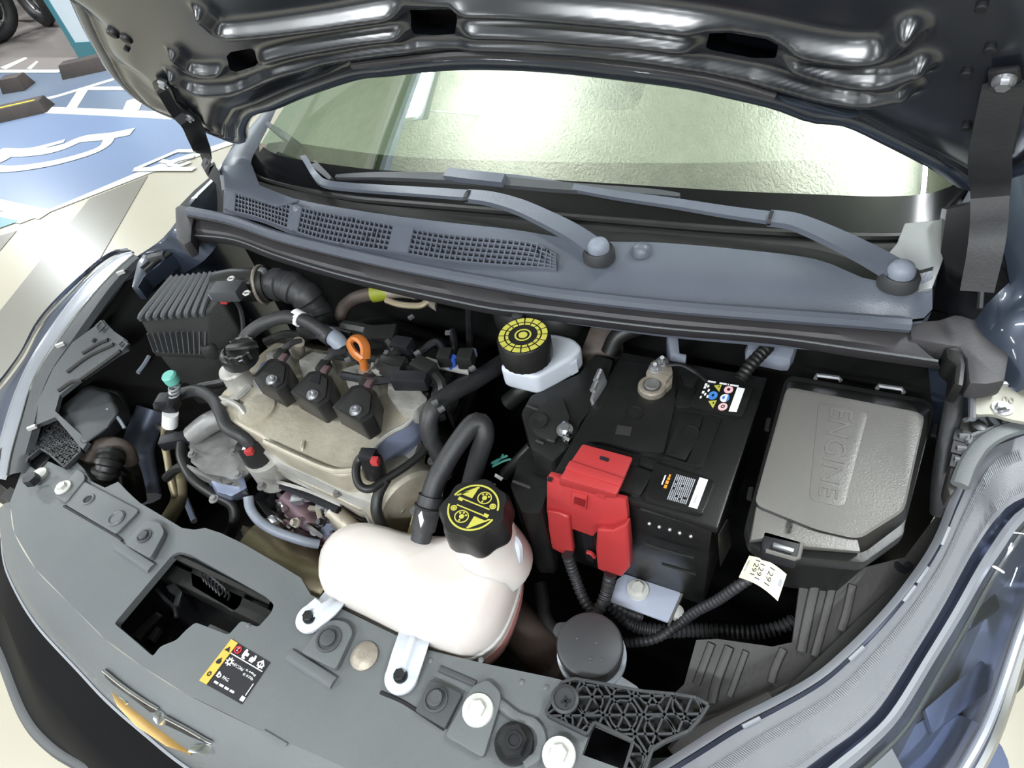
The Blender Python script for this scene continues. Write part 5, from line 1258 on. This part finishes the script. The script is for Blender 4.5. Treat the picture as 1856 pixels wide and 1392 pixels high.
for s in ('955,735 975,742', '972,798 986,804', '930,872 962,884', '992,796 1006,800'):
    MB().tube(pts(s, .850), .0018, 6).build('moulded_edge', SHIELD, eb)
MB().plate(pts('947,929 964,936 962,950 946,944', .70), .02).build('clip', BLACKM, eb, bevel=.001)

# --- bright bracket in front of the battery
sb = thing('battery_clamp_plate', 'bright zinc clamp plate with one bolt in front of the battery', 'plate', P(1170, 1080, .62))
MB().plate(rounded(pts('1118,1050 1132,1040 1234,1074 1232,1082 1211,1128 1106,1090', .668), .002, 2), .004).build('plate', mat('dull_zinc', (176, 183, 200), .4, metal=.2, col2=(164, 171, 190), nscale=12), sb, bevel=.001)
MB().plate([P(1234, 1075, .668), P(1211, 1128, .668), P(1209, 1136, .65), P(1232, 1086, .65)], V((.003, 0, 0))).build('folded_side', ALUB, sb)
MB().hexhead(P(1156, 1070, .669), .0085, .011, washer=1.7).build('bolt', WBOLT, sb)
MB().lathe(P(1226, 1112, .655), [(.010, 0), (.009, .008), (.003, .010)], 14).build('side_stud', WBOLT, sb)

# --- washer filler
wf = thing('washer_filler', 'black washer filler cap on a white neck', 'cap', P(1070, 1190, .62))
c = P(1069, 1170, .722)
MB().lathe(c, [(.0375, -.006), (.0385, 0), (.037, .005), (.034, .007), (.001, .0075)], 40).build('cap', RIBM, wf)
MB().plate(rounded(pts('1000,1146 1008,1128 1034,1126 1046,1150 1030,1170', .724), .005, 3), .008).build('cap_tab', RIBM, wf, bevel=.002)
MB().lathe(c-V((0, 0, .026)), [(.036, 0), (.036, .018), (.031, .02)], 36).build('cap_skirt', RUBD, wf)
MB().lathe(c-V((0, .0, .030)), [(.030, -.10), (.030, -.01), (.0405, -.006), (.041, .003), (.038, .006), (.035, .004)], 40).build('neck', TANKW, wf)
MB().hexa(pts('1090,1240 1110,1222 1160,1250 1150,1268 1110,1260', .64), pts('1092,1236 1112,1216 1158,1246 1150,1262 1108,1252', .69)).build('neck_flange', TANKW, wf, bevel=.003)
for k in range(6):
    x, y = random.uniform(1045, 1095), random.uniform(1150, 1200); MB().sphere(P(x, y, .7295), .0016, sz=.3, n=8).build('moulded_pip', SLAMD, wf)
# ================================================================== HOSES, WIRING, SHIELDS
def hose(name, s, r, m, label, cat='hose', extra=None, corr=False, n=12):
    p = pts(s)
    mb = MB()
    if extra is None:
        o = (mb.conduit(p, r) if corr else mb.tube(p, r, n)).build(name, m)
        return tag(o, label, cat)
    t = thing(name, label, cat, p[len(p)//2])
    (mb.conduit(p, r) if corr else mb.tube(p, r, n)).build('tubing', m, t)
    extra(t); return t
def ex1(t):
    MB().tube(pts('535,573,.892 547,580,.890'), .0125, 14, smooth=False).build('white_clamp', WHITE, t)
    MB().tube(pts('596,606,.868 612,618,.866 622,632,.858'), .013, 12).build('grey_elbow', GREYC, t); MB().tube(pts('586,602,.870 602,613,.868'), .0135, 12).build('elbow_socket', RUB, t)
hose('breather_hose', '440,622,.872 452,604,.880 478,586,.890 512,575,.894 541,577,.892 566,588,.884 592,606,.872', .0105, RUB, 'black breather hose arching behind the oil cap with a white clamp', extra=ex1)
def ex2(t):
    MB().tube(pts('767,958,.80 776,920,.82 781,898,.83'), .0155, 14).build('hose_sleeve', RUB, t)
    MB().plate(pts('758,934 764,926 768,944 762,956', .838), .002).build('white_print', WHITE, t)
    MB().torus(P(776, 918, .822), .0155, .002, P(781, 898, .83)-P(767, 958, .80)).build('hose_clamp', DBOLT, t)
hose('tank_hose', '762,980,.79 785,885,.835 805,843,.85 832,800,.865 858,768,.875 874,768,.872 878,792,.858 868,825,.83 858,860,.80 850,890,.77', .0125, RUB, 'thick black hose looping up from the coolant tank', extra=ex2)
hose('heater_hose', '930,644,.80 895,668,.82 860,690,.835 819,712,.85 790,735,.855 777,762,.845 782,795,.82 800,830,.79 806,860,.76', .013, RUB, 'black heater hose bending from the firewall to the engine')
hose('heater_hose', '1060,668,.80 1020,674,.81 985,690,.815 950,706,.81 920,730,.79', .013, RUBD, 'dark heater hose under the brake fluid reservoir')
hose('vacuum_hose', '915,860,.74 940,835,.77 965,810,.79', .009, RUBD, 'short dark hose with white marks behind the tank cap', extra=lambda t: (
    [MB().tube(pts(s, .80), .0016, 6).build('green_wire', MATS.get('green_wire') or mat('green_wire', (66, 124, 116), .45, col2=(58, 112, 104), nscale=30), t) for s in ('890,840 905,832 920,826', '892,846 912,836 926,832', '894,842 908,830 912,824')],
    MB().plate(pts('898,858 912,866 908,871 896,863', .805), .001).build('white_mark', WHITE, t), MB().plate(pts('884,876 888,874 896,886 892,888', .805), .001).build('white_mark', WHITE, t), MB().plate(pts('884,885 896,876 898,878 886,888', .805), .001).build('white_mark', WHITE, t)))
def ex3(t):
    MB().lathe(P(315, 692, .84), [(.0105, 0), (.0115, .004), (.0115, .014), (.009, .017), (.001, .017)], 20).build('teal_cap', TEAL, t)
    for k in range(3): MB().torus(P(316, 702+k*6, .835-k*.006), .008, .002, n=18).build('ring', STEEL, t)
    MB().cyl(P(316, 712, .825), P(306, 740, .79), .009, n=12).build('valve_body', DBOLT, t)
    MB().box(P(305, 730, .80), .026, .022, .03, .4).build('valve_block', BLKP, t, bevel=.004)
    MB().cyl(P(309, 748, .785), P(308, 770, .76), .012, .012, 16).build('white_band', WHITE, t)
hose('refrigerant_valve', '300,765,.76 298,800,.72 303,830,.70 310,870,.68 318,900,.66', .006, TAN, 'refrigerant service valve with a teal cap and pale pipe', 'valve', ex3)
hose('refrigerant_pipe', '318,845,.68 324,872,.665 324,905,.65 312,930,.64 296,952,.63', .0125, TAN, 'thick tan metal pipe left of the engine', 'pipe')
def ex4(t):
    MB().cyl(P(450, 800, .79), P(476, 842, .745), .020, .022, 18).build('connector', BLACK, t)
    MB().box(P(452, 818, .790), .012, .010, .010, .5).build('red_lock_tab', RED, t, bevel=.002); MB().box(P(447, 815, .790), .008, .006, .010, .5).build('white_lock', WHITE, t)
    MB().tube(pts('338,706,.80 310,722,.78 290,736,.76'), .012, 10).build('branch', RUBD, t)
hose('sensor_harness', '332,712,.80 360,708,.815 385,722,.82 400,750,.82 412,775,.815 440,792,.805 458,812,.785', .0095, RUB, 'black corrugated harness curling in front of the oil neck to a red-tabbed plug', 'harness', ex4)
hose('wiring_loom', '430,682,.80 400,694,.79 370,700,.78 335,712,.77', .008, RUBD, 'dark wiring loom running left from under the oil cap', 'harness')
hose('wiring_loom', '330,800,.745 330,830,.735 350,868,.72 385,895,.70 420,915,.68 425,945,.66 415,975,.64', .0085, RUBD, 'black loom running down past the blue bracket', 'harness', extra=lambda t: (MB().box(P(320, 798, .745), .05, .02, .02, .6).build('connector', BLKP, t, bevel=.003), MB().tube(pts('336,845,.73 320,850,.72 302,866,.70'), .008, 8).build('branch', RUBD, t), MB().tube(pts('330,790,.75 300,782,.74 286,772,.73'), .005, 6).build('branch', RUBD, t)))
hose('oxygen_sensor_lead', '450,900,.72 454,922,.71 470,944,.70 498,962,.69 530,974,.68 556,982,.67 578,986,.66', .0075, GREYC, 'pale grey sleeved lead in front of the engine', 'cable')
def ex5(t):
    MB().cyl(P(680, 856, .815), P(674, 836, .840), .015, .014, 18).build('plug_body', BLACK, t); MB().box(P(668, 826, .845), .022, .016, .016, .3).build('plug_cap', BLKP, t, bevel=.003)
    MB().box(P(680, 836, .850), .010, .010, .010, .3).build('red_lock_tab', RED, t, bevel=.002)
hose('cam_sensor_plug', '664,822,.842 650,834,.836 645,856,.83 652,880,.822 672,886,.818 700,868,.815 740,842,.812 776,812,.81', .0055, RUBD, 'black cam sensor plug with a red tab and looping lead', 'sensor', ex5)
hose('engine_lead', '700,868,.815 686,895,.80 682,925,.785 690,948,.765 700,966,.75', .0075, RUBD, 'black lead running down beside the round housing', 'cable')
# harness and small parts behind the coils
hb = thing('injector_harness', 'tangled black wiring and connectors behind the engine cover', 'harness', P(740, 660, .80))
random.seed(11)
for s, r in (('600,640,.855 640,646,.86 690,655,.862 740,668,.862 800,690,.855', .009), ('690,655,.866 720,640,.87 700,610,.872 660,598,.868 625,592,.86', .010), ('740,668,.866 780,676,.868 800,700,.86 790,740,.84 770,770,.83', .008), ('800,690,.86 790,720,.85 800,760,.84', .007),
             ('690,660,.87 706,672,.872 730,676,.872', .012), ('760,640,.85 790,620,.855 806,640,.85 800,665,.845', .006), ('700,610,.87 726,620,.87 742,640,.868', .007), ('560,600,.85 600,596,.855 640,604,.86', .006), ('820,600,.84 826,640,.84 812,680,.84', .006), ('620,680,.865 680,690,.868 720,684,.866', .006), ('850,670,.82 830,690,.82 815,700,.82', .006), ('480,620,.845 520,606,.85 560,612,.852', .007)):
    MB().tube(pts(s), r, 8).build('loom', RUBD if r > .0065 else BLKP, hb)
for x, y, w1, h1, a, mm in ((712, 664, .04, .024, .2, BLACK), (770, 668, .036, .022, -.2, BLACK), (690, 610, .05, .03, .4, BLACK), (730, 628, .03, .022, .1, BLKP), (745, 690, .05, .02, .3, BLKP), (808, 648, .02, .02, .3, BLACK), (560, 598, .03, .02, .3, BLACK), (845, 650, .022, .022, .3, BLACK)):
    MB().box(P(x, y, .872), w1, h1, .022, a).build('connector', mm, hb, bevel=.003)
for x, y in ((820, 655),): MB().cyl(P(x, y+10, .855), P(x, y-8, .875), .006, .0055, 12).build('blue_connector', BLUEC, hb)
for x, y in ((668, 618), (858, 640)): MB().box(P(x, y, .87), .008, .008, .014).build('blue_clip', BLUEM, hb, bevel=.002)
MB().plate(pts('745,650 775,646 800,654 850,664 848,674 800,664 770,658 748,662', .858), .008).build('fuel_rail', ALU, hb, bevel=.002)
MB().plate(rounded(pts('672,656 694,660 690,674 672,672', .875), .003, 2), .01).build('bright_tab', ALU, hb)
for x, y in ((630, 652), (756, 640), (700, 640), (788, 730), (800, 742), (745, 575), (812, 603), (856, 668)): MB().box(P(x, y, .878), .008, .006, .004, random.random()*2).build('bright_clip', STEEL, hb)
MB().hexa(pts('640,700 780,705 830,800 870,700 860,620 700,560 600,590', .60), pts('650,680 780,700 820,760 850,690 840,640 720,600 620,610', .80)).build('intake_manifold', BLACKM, hb, bevel=.01)
# air-con line near the firewall
ac = thing('air_conditioning_line', 'olive air-conditioning pipe with a yellow label under the cowl seal', 'pipe', P(690, 550, .80))
MB().tube(pts('615,582,.82 624,556,.84 646,540,.855 680,532,.865 712,528,.868'), .011, 12).build('insulated_hose', BROWN, ac)
MB().tube(pts('676,533,.866 705,528,.870'), .014, 12).build('yellow_label', mat('olive_yellow_label', (132, 138, 40), .5, col2=(112, 118, 32), nscale=40), ac)
MB().tube(pts('704,528,.872 730,526,.874 756,530,.872'), .012, 12).build('bright_pipe', LEAD, ac)
MB().tube(pts('700,544,.866 725,552,.864 760,554,.864 775,546,.866'), .005, 8).build('thin_pipe', GOLD, ac)
MB().plate(pts('772,546 780,532 790,542 788,556', .868), .01).build('end_clip', LEAD, ac, bevel=.001)

# --- corrugated looms round the battery
hose('battery_cable', '1028,1005,.72 1040,1040,.69 1058,1085,.67 1082,1118,.655 1100,1140,.64', .0078, RUB, 'black corrugated battery cable from the left leg of the red cover', 'cable', corr=True)
hose('battery_cable', '1106,1040,.71 1100,1070,.69 1088,1100,.68 1066,1124,.67 1050,1140,.655', .0085, RUB, 'black corrugated battery cable from the right leg of the red cover', 'cable', corr=True)
hose('earth_cable', '1380,1035,.765 1338,1062,.745 1300,1088,.71 1262,1108,.68 1232,1130,.655 1195,1154,.645 1160,1163,.635 1110,1164,.62', .0068, RUB, 'ribbed black conduit from the paper tag past the zinc plate', 'cable', corr=True)
hose('lamp_loom', '1104,1090,.655 1125,1114,.65 1150,1134,.645 1200,1143,.64 1260,1142,.63 1310,1143,.63 1370,1146,.63 1412,1138,.635 1440,1124,.64', .0092, RUB, 'thick ribbed loom sagging in front of the battery to the right shield', 'cable', corr=True)
hose('lamp_loom', '1112,1094,.66 1135,1108,.655 1165,1118,.65', .007, RUB, 'thin ribbed loom below the zinc plate', 'cable', corr=True)
hose('ground_lead', '980,1060,.62 985,1090,.62 990,1120,.62 1010,1150,.62', .010, RUBD, 'dark lead left of the washer filler', 'cable')
hose('purge_pipe', '1340,690,.86 1360,662,.868 1385,636,.872 1394,626,.872', .0085, RUBD, 'black ribbed pipe rising from the battery to the firewall', 'pipe', corr=True)
hose('radiator_hose', '890,1080,.62 930,1130,.605 975,1175,.60 1030,1215,.60', .034, BROWN, 'thick brown-black radiator hose between coolant tank and washer filler')
hose('vent_hose', '1104,640,.84 1120,610,.86 1160,592,.87 1190,590,.87', .012, RUBD, 'dark hose curving behind the battery')

# --- paper tag
tg = thing('paper_tag', 'cream paper tag printed 1291 wrapped round a cable', 'tag', P(1385, 1045, .66))
def tagpt(u, v, k=0):
    a, b, c, d = P(1339, 1046, .765), P(1410, 1089, .765), P(1426, 1041, .782), P(1358, 1007, .782)
    p = a*(1-u)*(1-v)+b*u*(1-v)+c*u*v+d*(1-u)*v
    return p+V((0, 0, .008*math.sin(math.pi*u)+k*.0006))
m = MB(); m.loft([[tagpt(i/10, j/4) for i in range(11)] for j in range(5)]); m.loft([[tagpt(i/10, j/4)-V((0, 0, .0006)) for i in range(11)] for j in range(5)]); m.build('paper', TAGP, tg)
class TQ(Quad):
    def __init__(s): s.n = V((0, 0, 1)); s.lift = .0005
    def __call__(s, u, v, k=1): return tagpt(v, 1-u, 1)   # reads across the tag
tq = TQ(); m = MB()
tq.text(m, '1291', .16, .58, .66, .13); tq.text(m, '1291', .20, .34, .62, .12); tq.text(m, '1291', .12, .20, .62, .12)
m.build('printed_number', BLKP, tg)
m = MB(); tq.rect(m, .3, .88, .55, .96); tq.rect(m, .2, .04, .7, .08); m.build('grey_print', GREYP, tg)

# --- right splash shield
ss = thing('splash_shield', 'ribbed dark grey splash shield between battery bay and right headlight', 'shield', P(1480, 1120, .60))
OUT = '1452,1040 1490,1012 1560,1030 1640,1010 1700,930 1736,862 1745,880 1702,985 1652,1062 1602,1122 1542,1182 1482,1232 1402,1277 1332,1312 1270,1330 1210,1300 1196,1282 1240,1240 1262,1160 1300,1158 1400,1172 1436,1164'
def shz(x, y): return .655+max(0, (1300-y))*.00034
MB().plate([P(x, y, shz(x, y)) for x, y in px(OUT)], .01).build('shield_panel', SHIELD, ss)
for s, w_ in (('1482,1040 1466,1110 1452,1180', .006), ('1512,1050 1492,1130 1476,1188', .005), ('1545,1060 1534,1110 1524,1142', .005), ('1322,1172 1300,1232 1290,1272', .006), ('1352,1180 1334,1230 1322,1262', .004), ('1420,1176 1404,1212 1398,1236', .005), ('1290,1166 1262,1240', .005)):
    MB().tube([P(x, y, shz(x, y)+.001) for x, y in px(s)], w_, 8, flat=.6).build('rib', SHIELD, ss)
MB().lathe(P(1516, 1030, shz(1516, 1030)), [(.011, 0), (.011, .004), (.008, .004), (.001, .001)], 18).build('clip_hole', BLKP, ss)
MB().lathe(P(1636, 1026, shz(1636, 1026)), [(.009, 0), (.009, .003), (.006, .003), (.001, .001)], 18).build('clip_hole', BLKP, ss)
MB().lathe(P(1530, 1168, shz(1530, 1168)), [(.005, 0), (.003, .003), (.001, .003)], 12).build('bright_rivet', WBOLT, ss)
MB().plate([P(x, y, shz(x, y)+.006) for x, y in px('1270,1326 1330,1308 1402,1272 1482,1228 1470,1216 1390,1256 1320,1288 1262,1300')], .012).build('headlight_ledge', SHIELD, ss, bevel=.002)
MB().tube([P(x, y, .690) for x, y in px('1225,1372 1260,1340 1330,1304 1400,1270')], .012, 8, flat=.5).build('inner_ledge', SHIELD, ss)
# --- right brackets
rb = thing('fender_bracket', 'pale plated wing bracket with a slot and a screw at the right edge', 'bracket', P(1800, 730, .85))
slot = [P(1787+12*math.cos(a), 712+5.5*math.sin(a)+1.5*math.cos(a), .905) for a in (k*math.pi/8 for k in range(16))]
MB().plate(rounded(pts('1765,704 1778,695 1850,700 1900,706 1900,772 1830,760 1800,750 1766,752', .905), .006, 3), .004, [slot]).build('plate', mat('pale_plated_steel', (158, 156, 146), .4, metal=.3, col2=(142, 140, 130), nscale=20), rb)
MB().tube(pts('1762,760 1764,706 1778,694 1850,698', .905), .0035, 8).build('rolled_edge', STEEL, rb)
MB().hexhead(P(1816, 741, .905), .0065, .006, washer=1.5).build('screw', STEEL, rb)
MB().box(P(1816, 741, .9113), .008, .0025, .001, .6).build('screw_slot', BLKP, rb)
q = Quad(P(1814, 730, .9055), P(1838, 734, .9055), P(1840, 720, .9055), P(1817, 716, .9055)); m = MB(); q.disc(m, .25, .5, .2, .4, hole=.6); q.disc(m, .75, .5, .2, .4, hole=.6); m.build('stamped_mark', LEAD, rb)
pbk = thing('headlight_bracket', 'grey ribbed plastic bracket behind the right headlight', 'bracket', P(1770, 790, .82))
MB().plate(rounded(pts('1744,752 1766,748 1776,740 1800,738 1816,752 1842,762 1850,776 1806,786 1770,812 1750,850 1738,880 1722,900 1716,880 1728,830', .888), .003, 2), .02).build('body', SHIELD, pbk, bevel=.003)
for s in ('1776,742 1780,756 1786,772', '1790,740 1796,756 1806,768 1812,774', '1748,762 1770,756 1778,748', '1822,758 1820,778', '1752,800 1762,790 1790,780 1806,774', '1738,790 1758,792 1756,806', '1734,812 1752,814', '1730,832 1746,836'):
    MB().tube(pts(s, .890), .0028, 6).build('rib', SLAM, pbk)
for x, y, w1 in ((1748, 796, .02), (1742, 818, .018), (1736, 842, .014)): MB().box(P(x, y, .886), w1, .016, .008, -.1).build('pocket', BLKP, pbk)
MB().lathe(P(1773, 775, .889), [(.008, 0), (.007, .004), (.003, .005)], 14).build('screw', DBOLT, pbk)
MB().tube(pts('1740,880 1756,840 1780,806 1815,784 1856,772', .892), .0085, 8, flat=.5).build('curved_lip', SLAM, pbk)

# --- left splash panel, duct and pipe
lp = thing('splash_guard', 'dark grey ribbed splash panel beside the left headlight', 'shield', P(140, 680, .72))
def lz(x, y): return .735+max(0, (830-y))*.00042
MB().plate([P(x, y, lz(x, y)) for x, y in px('176,588 188,580 206,600 232,618 230,630 212,640 140,690 108,716 100,745 160,800 150,815 100,756 66,770 62,740 74,716 96,668 131,621')], .008).build('panel', SLAMD, lp)
for s in ('150,640 180,622 196,616', '122,674 160,646 206,624', '146,688 180,664 218,636', '106,708 130,692 150,690', '172,614 168,620'):
    MB().tube([P(x, y, lz(x, y)+.001) for x, y in px(s)], .0035, 6).build('rib', BLACKM, lp)
for s in ('174,592 184,582 190,590 180,600', '214,624 224,616 232,624 222,634'):
    p = [P(x, y, lz(x, y)+.004) for x, y in px(s)]; MB().tube(p+[p[0]], .0025, 6, smooth=False).build('hook_loop', SLAMD, lp)
MB().hexa([P(x, y, .66) for x, y in px('98,752 160,690 230,712 240,760 200,800 140,812')], [P(x, y, .752) for x, y in px('100,744 158,700 200,712 216,748 196,776 150,808')]).build('air_duct', SLAMD, lp, bevel=.010, seg=3)
MB().tube(pts('250,676 262,660 270,646', .74), .004, 6).build('bright_strut', GREYC, lp)
MB().tube(pts('194,742,.75 214,758,.745 226,776,.735'), .003, 6).build('pale_strip', GREYC, lp)
bp_ = thing('duct_boot', 'brown rubber boot over a black ribbed pipe beside the left ribbed bracket', 'boot', P(200, 830, .66))
MB().tube(pts('158,838,.705 172,814,.718 192,806,.724 214,808,.718 230,820,.705 236,838,.685'), .014, 14).build('boot', BROWN, bp_)
MB().tube(pts('206,812,.70 228,840,.67 240,875,.64 246,910,.61'), .018, 14).build('lower_pipe', RUBD, bp_)
q_ = spline(pts('204,818,.725 196,842,.72 188,868,.705'), 30)
MB().tube(q_, lambda i, m: .022 if (i//4) % 2 else .018, 14, smooth=False).build('ribbed_pipe', RUBD, bp_)
# left wing rail and bits by the far headlight end
rl = thing('wing_rail', 'dark steel wing rail with clips behind the left headlight', 'rail', P(285, 470, .86))
MB().plate(pts('248,476 262,456 318,424 336,428 334,446 300,470 262,500 250,520 238,520', .872), .03).build('rail', PAINT, rl, bevel=.003)
for s in ('256,486 276,470 282,474 262,492', '266,468 286,456 292,462', '274,480 300,462 320,450', '298,466 330,442'):
    MB().tube(pts(s, .876), .003, 6).build('clip_wire', SHIELD, rl)
MB().box(P(312, 446, .876), .016, .008, .003, .6).build('slot', BLKP, rl); MB().box(P(284, 466, .878), .03, .014, .012, .7).build('clip', SLAMD, rl, bevel=.002)
MB().cyl(P(305, 488, .85), P(302, 500, .83), .010, .008, 12).build('grey_plug', GREYC, rl); MB().cyl(P(272, 512, .83), P(272, 524, .81), .012, .010, 12).build('grey_plug', DBOLT, rl)
